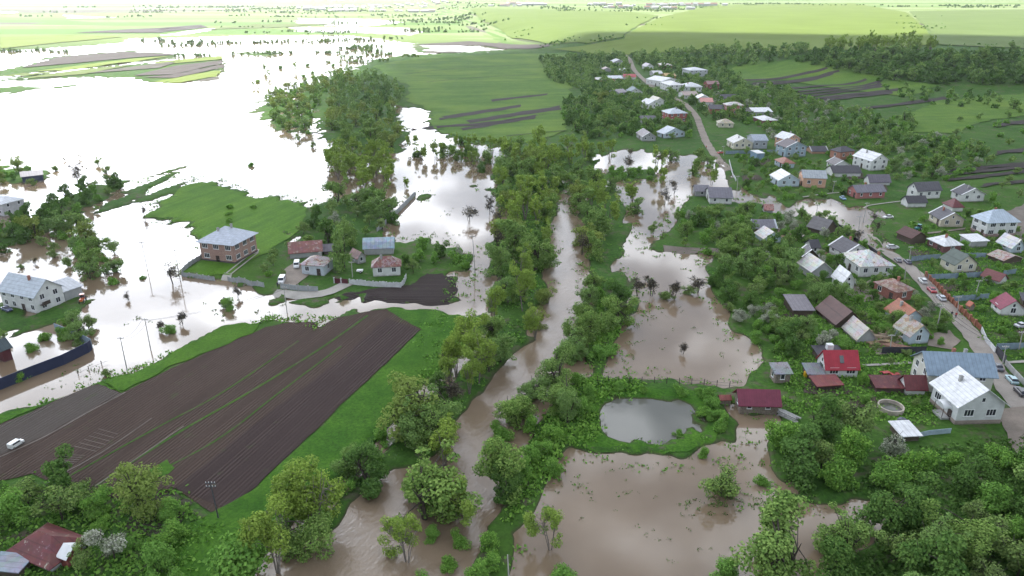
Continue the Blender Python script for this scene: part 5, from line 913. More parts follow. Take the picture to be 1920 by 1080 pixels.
# --- make them: the 300 largest of a kind stay single things, the rest become one wood
def screen(t): return project((t['x'], t['y'], 2.0))
ADJ = {'willow': 'willow', 'alder': 'slender tree', 'olive': 'yellow-green tree', 'dark': 'dark leafy tree', 'bush': 'bush', 'fruit': 'fruit tree', 'blossom': 'pale blossoming tree', 'bare': 'leafless tree'}
def auto_label(t):
    sx, sy = screen(t); best = min(HOUSES, key=lambda q: (q[0] - sx) ** 2 + (2.0 * (q[1] - sy)) ** 2); dx, dy = sx - best[0], sy - best[1]
    rel = ('in front of' if dy > 0 else 'behind') if abs(dy) * 1.9 > abs(dx) else ('to the right of' if dx > 0 else 'to the left of')
    size = 'tall' if t['s'] * KIND[t['k']]['h'] > (10 if t['k'] in ('willow', 'olive', 'alder') else 7.2 if t['k'] == 'dark' else 4.9) else 'low'
    return '%s %s %s the %s' % (size, ADJ[t['k']], rel, best[2]), 'plants %s the %s' % (rel, best[2])
vis = []
for t in TREES:
    sx, sy = screen(t)
    if -260 < sx < 2180 and -40 < sy < 1400: vis.append(t)
vis.sort(key=lambda t: t['r'] / t['s']); cnt = {}; ZV = ground_z(np.array([t['x'] for t in vis]), np.array([t['y'] for t in vis]))
for t, z in zip(vis, ZV): t['z'] = float(z)
from collections import defaultdict
rest = []
for t in vis:
    k = t['k']; cnt[k] = cnt.get(k, 0) + 1
    if cnt[k] > 290: rest.append(t); continue
    z = max(t['z'], -.7); v = rnd.randrange(6 if t['lod'] == 0 else 4); P_ = proto(k, t['lod'], v); rz = rnd.uniform(0, 6.28); s = t['s']; sc = (s * rnd.uniform(.85, 1.18), s * rnd.uniform(.85, 1.18), s * t['hs'] * rnd.uniform(.82, 1.2))
    if t['lod'] < 2:
        o = empty(NAMES[k], (t['x'], t['y'], z), rz); o.scale = sc; inst('trunk', P_[0], o); inst('crown', P_[1], o)
    else: o = inst(NAMES[k], P_[1], None, (t['x'], t['y'], z), rz, sc)
    lab, grp = (t['label'], t['group']) if t['label'] else auto_label(t); tag(o, lab, 'shrub' if k == 'bush' else 'tree', grp)
print('TREES', cnt, len(rest))
def wood(name, items, label=None):
    """one far mass of trees: leaf clumps and stems joined into a single mesh"""
    VL, MI = [], []; ZW = ground_z(np.array([q[0] for q in items]), np.array([q[1] for q in items]))
    for (x, y, s, k, n), z in zip(items, ZW):
        C, N, cl = crown_points(k, n, rnd.randrange(9)); C = C * s; z = max(z, -.6); V = quads(C, N, np.full(n, max(.5, .0009 * math.hypot(x, y))) * rng.uniform(.6, 1.3, n)); V[:,0] += x; V[:,1] += y; V[:,2] += z; VL.append(V); MI.append(np.full(n, {'willow':0,'dark':1,'olive':2,'fruit':0,'bush':3,'alder':2,'blossom':0,'bare':0}[k]))
    V = np.concatenate(VL); me = bpy.data.meshes.new(name); n = len(V) // 4
    me.vertices.add(len(V)); me.vertices.foreach_set('co', V.astype(np.float32).ravel()); me.loops.add(4 * n); me.loops.foreach_set('vertex_index', np.arange(4 * n, dtype=np.int32)); me.polygons.add(n); me.polygons.foreach_set('loop_start', np.arange(0, 4 * n, 4, dtype=np.int32)); me.update(calc_edges=True)
    for k in ('willow', 'dark', 'olive', 'bush'): me.materials.append(LEAF[k])
    me.polygons.foreach_set('material_index', np.concatenate(MI).astype(np.int32)); o = bpy.data.objects.new(name, me); COL.objects.link(o); tag(o, kind='stuff')
if rest: wood('distant_trees', [(t['x'], t['y'], t['s'], t['k'], 150) for t in rest])
def scatter(pts, n, kinds, smin, smax, q, clump=0):
    W = np.array([PG(*p) for p in pts]); x0, y0 = W.min(0); x1, y1 = W.max(0); out = []; tries = 0
    while len(out) < n and tries < n * 30:
        tries += 1; x, y = rnd.uniform(x0, x1), rnd.uniform(y0, y1)
        if not inside(W, x, y): continue
        x_ = math.hypot(x, y) * .013
        for c in range(rnd.randrange(7, 15)): out.append((x + rnd.gauss(0, x_) * (c > 0), y + rnd.gauss(0, 5) * (c > 0), rnd.uniform(smin, smax), rnd.choice(kinds), q))
    return out
far = []
far += scatter([(250,78),(330,74),(380,80),(370,86),(260,86)], 34, ('dark', 'willow'), .8, 1.3, 60) + scatter([(0,110),(0,95),(120,93),(250,88),(245,98),(110,104)], 26, ('olive', 'dark', 'willow'), .6, 1.1, 50, 2)
far += scatter([(320,82),(560,68),(760,70),(760,78),(560,80),(330,86)], 90, ('willow', 'dark', 'olive'), .7, 1.2, 45, 2) + scatter([(590,95),(700,85),(760,92),(740,108),(660,118),(600,108)], 60, ('willow', 'dark'), .7, 1.2, 60, 2)
far += scatter([(640,125),(700,100),(770,105),(700,125),(650,140)], 40, ('willow', 'olive'), .7, 1.0, 60) + scatter([(340,100),(400,96),(395,106),(345,110)], 14, ('willow', 'dark'), .6, 1.0, 50) + scatter([(460,98),(540,92),(545,104),(470,106)], 14, ('willow', 'olive'), .7, 1.0, 50)
far += scatter([(740,32),(840,22),(930,45),(960,62),(900,66),(820,60),(750,62)], 190, ('willow', 'dark'), .8, 1.3, 34) + scatter([(940,55),(1070,70),(1160,80),(1060,88),(960,76)], 60, ('dark', 'bush'), .5, .9, 30)
far += scatter([(400,12),(1000,6),(1000,20),(760,34),(420,34)], 520, ('willow', 'dark', 'bush'), .8, 1.3, 16, 3) + scatter([(0,16),(400,10),(420,22),(200,40),(0,50)], 150, ('willow', 'dark'), .7, 1.2, 14, 3)
far += scatter([(1000,12),(1330,9),(1310,22),(1100,24),(1000,20)], 260, ('dark', 'willow'), .8, 1.3, 14, 2) + scatter([(1330,6),(1990,12),(1990,17),(1600,12),(1330,10)], 240, ('dark',), .9, 1.3, 12, 3)
far += scatter([(420,40),(760,44),(760,66),(420,62)], 90, ('willow', 'dark'), .7, 1.1, 26, 2) + scatter([(1700,40),(1720,24),(1760,40),(1790,70),(1990,80),(1990,92),(1760,84)], 60, ('dark', 'bush'), .5, .9, 26)
far += scatter([(1040,88),(1170,70),(1235,28),(1240,32),(1176,74),(1060,94)], 30, ('dark', 'bush'), .5, .8, 30)
wood('distant_trees', [(x, y, s * rnd.uniform(.35, .6), k, max(10, int(n * .6))) for (x, y, s, k, n) in far])
# far-off town on the plain: pale walls and roofs that read as one mass
tw = MB()
for (x, y, s, k, n) in scatter([(560,14),(760,7),(1000,6),(1330,10),(1320,20),(1000,17),(700,22),(560,22)], 240, ('dark',), .8, 1.3, 1):
    s *= 5 + 4 * rnd.random(); z = gz(x, y); h = s * .7; m = rnd.choice((0, 0, 1)); tw.box(x - s, x + s, y - s * .6, y + s * .6, z - 1, z + h, 0)
    for e in (-1, 1): tw.face([(x - s, y + e * s * .7, z + h), (x + s, y + e * s * .7, z + h), (x + s, y, z + h * 1.5), (x - s, y, z + h * 1.5)], 1 + m)
tag(tw.obj('distant_town', [wallmat((.5,.5,.48)), roofmat((.42,.43,.45)), roofmat((.25,.13,.1))]), kind='stuff')
# ------------------------------------------------------------------ fences and walls
def fence(name, label, pts, h, mat, step=2.5, th=.06, post=None, pmat=None, base=True, wavy=0, rails=0, group=None, cat='fence', z0=None):
    P = [Vector(PG(*p)) for p in pts]; c = P[0]; root = empty(name, (c.x, c.y, 0)); tag(root, label, cat, group); pan = MB(); k = 0
    for a, b in zip(P, P[1:]):
        n = max(1, round((b - a).length / step)); u = (b - a).normalized(); nn = Vector((-u.y, u.x)) * th / 2
        for i in range(n):
            p, q = a.lerp(b, i / n), a.lerp(b, (i + 1) / n); zp, zq = (max(gz(p.x, p.y), -.2), max(gz(q.x, q.y), -.2)) if z0 is None else (z0, z0); p, q = p - c, q - c
            if rails:
                for r_ in range(rails):
                    z = h * (r_ + .6) / rails; pan.tube([(p.x, p.y, zp + z), (q.x, q.y, zq + z)], .025, 4)
            else:
                g = .02 if post else 0; a0, b0 = p + u * g, q - u * g; hh = h * (1 + (wavy * (.5 if i % 2 else -.5))); lo = -.9 if base else .12
                A = [(a0.x - nn.x, a0.y - nn.y, zp + lo), (b0.x - nn.x, b0.y - nn.y, zq + lo), (b0.x + nn.x, b0.y + nn.y, zq + lo), (a0.x + nn.x, a0.y + nn.y, zp + lo)]; Bq = [(v[0], v[1], (zp if j in (0, 3) else zq) + hh) for j, v in enumerate(A)]
                bb = len(pan.v); pan.v += A + Bq
                for f in ((0,3,2,1),(4,5,6,7),(0,1,5,4),(1,2,6,5),(2,3,7,6),(3,0,4,7)): pan.f.append(tuple(bb + j for j in f)); pan.m.append(0)
                if wavy:
                    m_ = (a0 + b0) / 2; pan.face([(a0.x, a0.y - .001, zp + hh - .02), (b0.x, b0.y - .001, zq + hh - .02), (m_.x, m_.y, zp + hh + .28)])
            if post and k < 95:
                pm = MB(); w_ = post / 2; pm.box(-w_, w_, -w_, w_, -.9, h + .12); pm.box(-w_ - .03, w_ + .03, -w_ - .03, w_ + .03, h + .12, h + .2); o = pm.obj('post', pmat or mat, root, (p.x, p.y, zp)); o.rotation_euler.z = math.atan2(u.y, u.x); k += 1
    pan.obj('rail' if rails else 'panel', mat, root); return root
NAVY = plain('navy_sheet', (.022,.03,.065), .5, .15, .6); BLUEG = plain('blue_grey_boards', (.20,.26,.32), .7, .2, .8); GREYF = plain('grey_fence', (.30,.32,.33), .85, .2, .8); RUSTF = plain('rust_brown_boards', (.20,.075,.045), .75, .3, 1.5); DARKF = plain('dark_fence', (.045,.045,.055), .8, .3, 1); WHITEW = plain('whitewashed_wall', (.48,.49,.5), .85, .2, .6); MARG = plain('maroon_gate', (.09,.025,.035), .6, .2, 1)
fence('garden_wall', 'long navy sheet wall curving through the flood round a drowned yard', [(-60,752),(0,727),(60,703),(120,680),(166,657),(172,652)], 2.6, NAVY, step=2.2, th=.12, z0=.0, cat='wall'); fence('garden_wall', 'blue-grey return of the flooded navy wall, running back to the trees', [(173,649),(160,642),(135,631),(104,619)], 2.4, BLUEG, step=2.2, th=.12, z0=.0, cat='wall')
fence('panel_fence', 'grey panel fence along the front of the brick house yard', [(341,515),(370,519),(403,524)], 1.5, GREYF, post=.28, pmat=CONC); fence('panel_fence', 'grey panel fence running up the flood side of the brick house yard', [(385,480),(362,493),(341,512)], 1.4, GREYF, post=.25, pmat=CONC)
fence('panel_fence', 'grey panel fence right of the brick house driveway', [(428,524),(460,531),(496,539)], 1.5, GREYF, post=.28, pmat=CONC); fence('panel_fence', 'grey panel fence in front of the pale blue cottage', [(527,541),(560,545),(597,547)], 1.6, GREYF, post=.28, pmat=CONC)
fence('garden_wall', 'whitewashed wall with wavy top in front of the rust-red roofed cottage', [(656,533),(700,537),(751,540),(758,532),(762,522)], 1.5, WHITEW, step=2.2, th=.15, wavy=.12, post=.3, pmat=WHITEW, cat='wall'); fence('gate', 'dark maroon gate between the two rust-roofed cottages', [(627,531),(653,533)], 1.6, MARG, step=1.9, post=.3, pmat=WHITEW, cat='gate')
fence('boundary_wall', 'straight grey wall standing in the flood behind the yard trees', [(707,434),(740,403),(779,364)], 1.7, GREYF, step=2.5, th=.2, post=.25, pmat=CONC, z0=.0, cat='wall')
fence('picket_fence', 'rust-brown panel fence with brick posts along the village road', [(1735,519),(1757,540),(1777,562),(1808,592),(1838,620)], 1.5, RUSTF, step=2.6, post=.5, pmat=plain('brick_post', (.30,.14,.09), .85, .3, 2))
fence('garden_wall', 'white concrete wall continuing the brown fence down the road', [(1839,621),(1848,642),(1865,662)], 1.3, WHITEW, step=2.5, th=.15, cat='wall'); fence('board_fence', 'dark board fence at the bend of the road below the white wall', [(1866,661),(1884,681)], 1.9, DARKF, step=2); fence('board_fence', 'dark grey fence along the plot at the right edge', [(1866,656),(1895,655),(1940,654)], 1.7, BLUEG, step=2.5)
fence('garden_wall', 'grey concrete wall beside the parked cars near the right edge', [(1884,684),(1902,704),(1925,728),(1960,765)], 1.3, CONC, step=2.5, th=.18, cat='wall')
for pts, lab in (([(1739,524),(1790,522),(1840,519)], 'blue-grey fence below the dark green roofed house'), ([(1785,565),(1820,563),(1853,560)], 'blue-grey fence left of the crimson bungalow'), ([(1708,490),(1735,487),(1762,485)], 'grey-blue fence left of the dark green roofed house'), ([(1808,484),(1830,483),(1848,483)], 'short blue-grey fence right of the dark green roofed house'), ([(1880,517),(1904,513)], 'short bright blue fence behind the dull maroon shed')):
    fence('board_fence', lab, pts, 1.6, BLUEG, step=2.4, post=.1)
fence('board_fence', 'black board fence below the lumber yard', [(1652,664),(1690,664),(1735,663)], 1.9, DARKF, step=2.5); fence('board_fence', 'pale blue board fence beside the low white flat roof', [(1692,828),(1715,822),(1740,816),(1782,812)], 1.1, plain('pale_blue_boards', (.33,.42,.5), .7, .2, 1), step=2.4)
fence('board_fence', 'blue-grey fence in front of the pale cross-gabled house', [(1360,289),(1400,288),(1457,287)], 1.7, BLUEG, step=3); fence('kerb_wall', 'low white wall along the bend of the flooded lane', [(1367,302),(1372,322),(1380,340)], .9, WHITEW, step=3, th=.2, cat='wall'); fence('board_fence', 'dark fence between the flooded road and the white-edged grey house', [(1562,420),(1600,446),(1640,476),(1668,500)], 1.4, DARKF, step=2.5)
fence('wire_fence', 'dark wire fence on thin posts between pond and drowned garden', [(1120,716),(1180,717),(1250,719),(1320,722),(1392,724)], 1.3, DARKF, step=2.6, post=.12, pmat=DARKWOOD, rails=2); fence('wire_fence', 'broken post-and-wire fence standing in the flood by the navy wall', [(146,700),(166,691),(190,681),(204,676)], .9, DARKF, step=3.0, post=.12, pmat=DARKWOOD, rails=1, z0=0)
# ------------------------------------------------------------------ poles
def pole(label, bx, by, tx, ty, arm=1, group=None, mat=POLE, z0=None):
    x, y = PG(bx, by); z = max(gz(x, y), -.3); lo, hi = 2, 16
    for _ in range(30):
        m = (lo + hi) / 2
        if by - project((x, y, z + m))[1] < by - ty: lo = m
        else: hi = m
    h = max(5.0, lo); dx, dy = 0.0, 0.0
    # lean: sideways offset of the tip
    px = project((x, y, z + h))[0]; sl = math.dist((x, y, 0), (0, 0, H)) / F; dx = max(-1.2, min(1.2, (tx - px) * sl))
    r = empty('utility_pole', (x, y, z)); tag(r, label, 'pole', group); m = MB(); m.tube([(0,0,-1.5), (dx*.5,0,h*.5), (dx,0,h)], [.13,.11,.08], 7); m.obj('pole', mat, r)
    for k in range(arm):
        a = MB(); a.box(dx - .8, dx + .8, -.06, .06, h - .35 - k * .7, h - .22 - k * .7); ao = a.obj('crossarm', mat, r); 
        for e in (-.7, -.25, .25, .7): i = MB(); i.tube([(dx + e, 0, h - .22 - k * .7), (dx + e, 0, h + .02 - k * .7)], [.05, .035], 6); i.obj('insulator', WHITE, ao)
    return r
POLES = []
for q in (('pole standing in flood water nearest to the navy wall', 238,694,225,632), ('pole in the flood beside the half-drowned shrub', 282,654,271,597), ('tall pole in the white flood above the small round bush', 276,503,265,453), ('pole at the corner of the brick house fence beside the leaning bare tree', 338,525,327,468),
          ('pole in the flood in front of the pale blue cottage', 538,584,532,537), ('white pole by the maroon gate', 661,520,659,496), ('pole rising from the flooded spit behind the round dark bush', 891,508,886,442), ('pole at the bottom edge on the river bank tip', 955,1092,952,1040),
          ('grey pole on the verge beside the road above the brown fence', 1704,494,1709,462), ('pole on the lawn left of the dull maroon shed', 1828,559,1837,525), ('pole with lamp left of the road by the orange roofed cottage', 1757,616,1766,572), ('pole standing behind the brown panel fence', 1796,588,1799,562),
          ('pole by the dark board fence at the road bend', 1880,685,1887,657), ('pole in front of the black board fence', 1668,663,1673,637), ('pole left of the dusty-pink hall', 1561,361,1565,340), ('pole on the grass strip right of the upper flood basin', 1619,414,1626,380), ('pole in the flooded crossroads behind the black timber barn', 1530,414,1533,384), ('double pole among the trees in the flooded road', 1609,450,1613,405), ('pole at the lane corner by the pale cross-gabled house', 1357,292,1357,275), ('thin pole in front of the peeling white hipped house', 1696,530,1699,515), ('pole at the right edge beside the dark grey fence', 1911,657,1918,640), ('bent pole at the bottom of the flooded lane', 1382,358,1384,330)):
    POLES.append(pole(*q, arm=0 if 'bottom edge' in q[0] or 'thin' in q[0] else 1))
pole('tall power pole with crossarms and white insulators at the end of the ploughed field', 410,972,394,903, arm=2, mat=plain('tarred_pole', (.07,.07,.08), .8, .2, 1))
CABLE = plain('cable', (.03,.03,.035), .6, .1)
def line(label, i, j, hi=.95):
    a, b = POLES[i], POLES[j]; ta = max(v.co.z for v in kids(a)[0].data.vertices); tb = max(v.co.z for v in kids(b)[0].data.vertices); A, B = Vector(a.location) + Vector((0, 0, ta * hi)), Vector(b.location) + Vector((0, 0, tb * hi)); r = empty('power_line', A); tag(r, label, 'cable')
    for e in (-.7, .7):
        m = MB(); pts = []
        for k in range(9): t = k / 8; p = (B - A) * t + Vector((e, 0, -1.1 * 4 * t * (1 - t))); pts.append(tuple(p))
        m.tube(pts, .03, 4); m.obj('wire', CABLE, r)
for i, j, lab in ((0, 1, 'twin wires between the two poles by the navy wall'), (1, 4, 'twin wires across the flood to the pole by the pale blue cottage'), (8, 10, 'twin wires over the road from the upper pole to the lamp pole'), (10, 12, 'twin wires along the road down to the board fence pole'), (14, 16, 'twin wires over the flooded crossroads by the dusty-pink hall'), (2, 3, 'twin wires between the two poles in the white flood'), (9, 11, 'twin wires over the gardens behind the brown fence')):
    line(lab, i, j)
# ------------------------------------------------------------------ vehicles
def paint(col): 
    m, t, b = newmat('car_paint'); b.inputs['Base Color'].default_value = col + (1,); b.inputs['Roughness'].default_value = .3; b.inputs['Coat Weight'].default_value = .4; return m
LAMP = plain('lamp_glass', (.6,.6,.55), .2, .05)
def loft(secs, mat_name, mats, parent, name):
    """sections along x: (x, [(y, z), ...]) joined into one skin"""
    m = MB(); n = len(secs[0][1])
    for x, pr in secs: m.v += [(x, y, z) for y, z in pr]
    for i in range(len(secs) - 1):
        for k in range(n): k2 = (k + 1) % n; m.f.append((i*n+k, i*n+k2, (i+1)*n+k2, (i+1)*n+k)); m.m.append(0)
    m.f.append(tuple(reversed(range(n)))); m.f.append(tuple((len(secs)-1)*n+k for k in range(n))); m.m += [0, 0]; return m.obj(name, mats, parent)
def ring(hw, z0, z1, r=.12): return [(-hw, z0), (hw, z0), (hw, z1 - r), (hw - r, z1), (-hw + r, z1), (-hw, z1 - r)]
def wheels(parent, xs, hw, r):
    for x in xs:
        for s_ in (-1, 1):
            t = MB(); t.tube([(x, s_*hw - .1, r), (x, s_*hw + .1, r)], r, 12); o = t.obj('wheel', BLACK, parent); h = MB(); h.tube([(x, s_*(hw+.10), r), (x, s_*(hw+.13), r)], r*.55, 8); h.obj('rim', CONC, o)
def car(label, px, py, col, head, kind='car', group=None, name='parked_car', cat='car'):
    x, y = PG(px, py); z = max(gz(x, y), -.35) + .1; hx, hy = PG(*head); r = empty(name, (x, y, z), math.atan2(hy - y, hx - x)); r.scale = (.88, .88, .88); tag(r, label, cat, group); P_ = paint(col)
    if kind == 'van':
        loft([(-2.3, ring(.85,.45,1.9)), (-2.1, ring(.92,.35,2.1)), (1.0, ring(.92,.35,2.1)), (1.55, ring(.92,.35,1.25)), (2.3, ring(.88,.38,1.1)), (2.42, ring(.8,.45,.85))], '', P_, r, 'body')
        g_ = MB(); g_.face([(1.08,-.78,2.0),(1.52,-.82,1.3),(1.52,.82,1.3),(1.08,.78,2.0)])
        g_.obj('windscreen', GLASS, r)
        for s_ in (-1, 1): g2 = MB(); g2.box(-1.6, .95, s_*.925 - .01, s_*.925 + .01, 1.35, 1.85); g2.obj('side_window', GLASS, r)
        wheels(r, (-1.45, 1.5), .82, .34)
    elif kind == 'tractor':
        m = MB(); m.box(.2, 1.9, -.38, .38, .75, 1.45); m.obj('bonnet', P_, r); c_ = MB(); c_.box(-1.0, .2, -.6, .6, .9, 1.4); c_.obj('body', P_, r); g_ = MB(); g_.box(-.95, .12, -.55, .55, 1.4, 2.3); g_.obj('cab', GLASS, r); t_ = MB(); t_.box(-1.05, .25, -.65, .65, 2.3, 2.42); t_.obj('cab_roof', P_, r); e = MB(); e.tube([(1.2, .2, 1.45), (1.2, .2, 2.2)], .05, 6); e.obj('exhaust', BLACK, r); wheels(r, (-.7,), .75, .72); wheels(r, (1.5,), .65, .42)
    else:
        tall = .14 if kind == 'suv' else 0
        loft([(-2.15, ring(.7,.5,.75+tall)), (-2.05, ring(.82,.32,.92+tall)), (-1.2, ring(.86,.28,.98+tall)), (1.0, ring(.86,.28,.95+tall)), (1.95, ring(.8,.32,.82+tall)), (2.15, ring(.68,.42,.68))], '', P_, r, 'body')
        b0 = -1.75 if kind == 'hatch' else (-2.0 if kind == 'suv' else -1.35)
        loft([(b0, ring(.74,.9+tall,1.0+tall,.05)), (b0 + .35, ring(.70,.9+tall,1.40+tall)), (.25, ring(.70,.9+tall,1.43+tall)), (1.0, ring(.72,.88+tall,.98+tall,.05))], '', GLASS, r, 'cabin_glass')
        rf = MB(); rf.slab([(b0+.42,-.60,1.46+tall),(.22,-.60,1.48+tall),(.22,.60,1.48+tall),(b0+.42,.60,1.46+tall)], .05); rf.obj('roof', P_, r)
        for s_ in (-1, 1):
            l_ = MB(); l_.box(2.06, 2.13, s_*.55-.14, s_*.55+.14, .6, .74); l_.obj('headlight', LAMP, r); t_ = MB(); t_.box(-2.14, -2.07, s_*.58-.14, s_*.58+.14, .68, .82); t_.obj('tail_light', plain('tail_red', (.3,.02,.02), .3, .05), r)
        wheels(r, (-1.3, 1.3), .78, .31)
    return r
car('white off-road car parked on the road by the top of the brown fence', 1729, 530, (.6,.61,.62), (1715,516), 'suv'); car('red car parked behind the white off-road car', 1746, 547, (.38,.03,.04), (1732,534)); car('silver hatchback nearest to the brown fence gap', 1764, 562, (.45,.48,.52), (1750,549), 'hatch')
car('black and silver car on the verge above the grey pole', 1683, 491, (.12,.12,.14), (1671,478)); car('small dark car beside the grey pole', 1701, 494, (.06,.07,.10), (1692,486), 'hatch'); car('white car at the dry end of the flooded road', 1674, 464, (.55,.55,.56), (1690,464), 'suv'); car('white car half in the flood basin by the upper lane', 1665, 408, (.6,.6,.6), (1650,409))
car('dark grey car on the road beside the dark board fence', 1869, 692, (.06,.07,.09), (1856,678)); car('pale teal car by the concrete wall', 1896, 716, (.28,.42,.45), (1882,701), 'hatch'); car('black off-road car lowest on the road', 1912, 739, (.05,.05,.06), (1899,725), 'suv'); car('silver car on the lawn at the right edge', 1915, 614, (.45,.46,.5), (1935,612))
car('blue car in the yard left of the dusty-pink hall', 1580, 374, (.12,.25,.38), (1590,380)); car('red car at the lane corner by the pale cross-gabled house', 1351, 288, (.40,.05,.04), (1360,287)); car('white van in the yard of the pale blue cottage', 557, 501, (.62,.63,.64), (555,509), 'van', name='parked_van', cat='van'); car('white mini truck standing at the fence gap of the pale blue cottage', 529, 530, (.6,.6,.62), (524,540), 'van', name='parked_van', cat='van')
car('white tarp-covered car alone on the ploughed field', 31, 837, (.66,.68,.66), (44,829), 'van', cat='car', name='covered_car').scale = (.58, .58, .58); car('orange tractor by the lean-to garage of the flooded house', 156, 566, (.5,.12,.05), (150,575), 'tractor', name='tractor', cat='tractor'); car('teal-roofed tractor beside the square dark brown hut', 1721, 432, (.05,.22,.25), (1712,434), 'tractor', name='tractor', cat='tractor'); car('dark blue car beside the white flooded house', 14, 583, (.05,.06,.14), (30,590))
# ------------------------------------------------------------------ people
SKIN = plain('skin', (.42,.26,.19), .6, .05); HAIR = plain('dark_hair', (.03,.022,.018), .7, .1)
def person(label, px, py, top, legs, yaw=0.0):
    x, y = PG(px, py); z = gz(x, y) + .1; V, E, S = [], [], []
    def nd(p, r, par=None):
        V.append(p); S.append(r); i = len(V) - 1
        if par is not None: E.append((par, i))
        return i
    pel = nd((0,0,.95), .15); ch = nd((0,.01,1.3), .165, nd((0,0,1.1), .14, pel)); nk = nd((0,0,1.5), .06, ch); hd = nd((0,.015,1.6), .085, nk); nd((0,.02,1.70), .09, hd)
    for s_ in (-1, 1):
        k = nd((s_*.11,.06*s_+.03,.5), .068, nd((s_*.10,0,.85), .095, pel)); a = nd((s_*.11,.04*s_-.02,.08), .045, k); nd((s_*.12,.04*s_+.14,.03), .038, a)
        w_ = nd((s_*.27,.06,.88), .032, nd((s_*.26,-.02,1.13), .045, nd((s_*.20,0,1.43), .058, ch))); p_ = nd((s_*.27,.075,.80), .036, w_)
        for q in range(4): nd((s_*.27,.115-.022*q,.70+.008*abs(q-1)), .009, nd((s_*.27,.105-.022*q,.745), .0095, p_))
        nd((s_*.25,.125,.785), .0095, w_)
    me = bpy.data.meshes.new('person'); me.from_pydata(V, E, []); o = bpy.data.objects.new('person', me); COL.objects.link(o); o.modifiers.new('skin', 'SKIN'); sk = me.skin_vertices[0].data
    for i, r in enumerate(S): sk[i].radius = (r, r)
    sk[0].use_root = True; ss = o.modifiers.new('sub', 'SUBSURF'); ss.levels = ss.render_levels = 1
    dg = bpy.context.evaluated_depsgraph_get(); m2 = bpy.data.meshes.new_from_object(o.evaluated_get(dg)); o.modifiers.clear(); o.data = m2; m2.materials.clear()
    for mt in (SKIN, plain('jacket', top, .9, .15), plain('trousers', legs, .9, .15), BLACK): m2.materials.append(mt)
    for p in m2.polygons:
        c = p.center; p.material_index = 3 if c.z < .09 else 2 if c.z < .95 and abs(c.x) < .2 else 0 if (c.z > 1.5 or (abs(c.x) > .2 and c.z < .88)) else 1; p.use_smooth = True
    hr = MB(); hr.slab([(.095*math.cos(a), .01+.1*math.sin(a), 1.80) for a in np.linspace(0, 6.28, 9)[:-1]], .08); ho = hr.obj('hair', HAIR, o)
    fc = MB(); fc.box(-.04, -.02, .10, .115, 1.66, 1.68); fc.box(.02, .04, .10, .115, 1.66, 1.68); fc.box(-.012, .012, .105, .13, 1.62, 1.66); fc.box(-.03, .03, .10, .112, 1.58, 1.59); fc.obj('face', HAIR, o)
    o.location = (x, y, z); o.rotation_euler.z = yaw; tag(o, label, 'person'); return o
person('person in dark clothes walking down the village road', 1783, 595, (.02,.02,.03), (.03,.03,.05), 2.6); person('person in a red top walking beside the dark-clothed one', 1791, 597, (.4,.05,.05), (.05,.05,.08), 2.6); person('person in orange at the dry end of the flooded lane', 1324, 279, (.5,.12,.05), (.04,.04,.06), .3); person('person in dark clothes by the white mini truck', 521, 539, (.03,.03,.05), (.03,.035,.06), 1.0)
# ------------------------------------------------------------------ yard things
def thing(name, label, cat, px, py, rz=0.0, lift=0.0, z=None):
    x, y = PG(px, py); return tag(empty(name, (x, y, (gz(x, y) if z is None else z) + lift), rz), label, cat)
t = thing('water_tank', 'white caged water tank on a frame behind the bright red roof', 'tank', 1552, 668); m = MB(); m.box(-.7,.7,-.6,.6,1.9,3.2); m.tube([(0,0,3.2),(0,0,3.3)], .2, 10); m.obj('tank', WHITE, t)
m = MB(); [m.box(x-.05,x+.05,y-.05,y+.05,-.2,1.9) for x in (-.65,.65) for y in (-.55,.55)]; m.box(-.75,.75,-.65,.65,1.82,1.9); m.obj('stand', DARKWOOD, t)
m = MB(); [m.box(-.72,.72,-.63+e*1.24,-.61+e*1.24,z,z+.04) for e in (0,1) for z in (2.1,2.5,2.9)]; m.obj('cage', CONC, t)
t = thing('basin', 'round open concrete basin lying in the grass left of the big ribbed-roof house', 'basin', 1669, 768); n = 32; m = MB()
for k in range(n):
    a, b = 2*math.pi*k/n, 2*math.pi*(k+1)/n; ca, sa, cb, sb = math.cos(a), math.sin(a), math.cos(b), math.sin(b); ro, ri = 2.5, 2.2
    m.face([(ro*ca,ro*sa,-.2),(ro*cb,ro*sb,-.2),(ro*cb,ro*sb,1.0),(ro*ca,ro*sa,1.0)]); m.face([(ro*ca,ro*sa,1.0),(ro*cb,ro*sb,1.0),(ri*cb,ri*sb,1.0),(ri*ca,ri*sa,1.0)]); m.face([(ri*ca,ri*sa,1.0),(ri*cb,ri*sb,1.0),(ri*cb,ri*sb,.05),(ri*ca,ri*sa,.05)])
m.obj('rim', plain('basin_concrete', (.36,.32,.27), .9, .25, 1), t); m = MB(); m.slab([(2.2*math.cos(q),2.2*math.sin(q),.3) for q in np.linspace(0,6.28,33)[:-1]], .1); m.obj('water', PONDW, t)
for px, py, lab in ((1661,703,'red garden table with bench farther from the big house'), (1677,706,'red garden table with bench nearer to the cream house')):
    t = thing('garden_table', lab, 'table', px, py, .2); rd = plain('red_paint', (.38,.06,.06), .6, .2); m = MB(); m.box(-1.0,1.0,-.5,.5,.7,.78); m.obj('table_top', rd, t); [(lambda q: (q.box(x-.05,x+.05,-.3,.3,0,.7), q.obj('leg', DARKWOOD, t)))(MB()) for x in (-.8,.8)]; [(lambda q: (q.box(-1,1,y-.15,y+.15,.4,.45), q.obj('bench', rd, t)))(MB()) for y in (-.85,.85)]
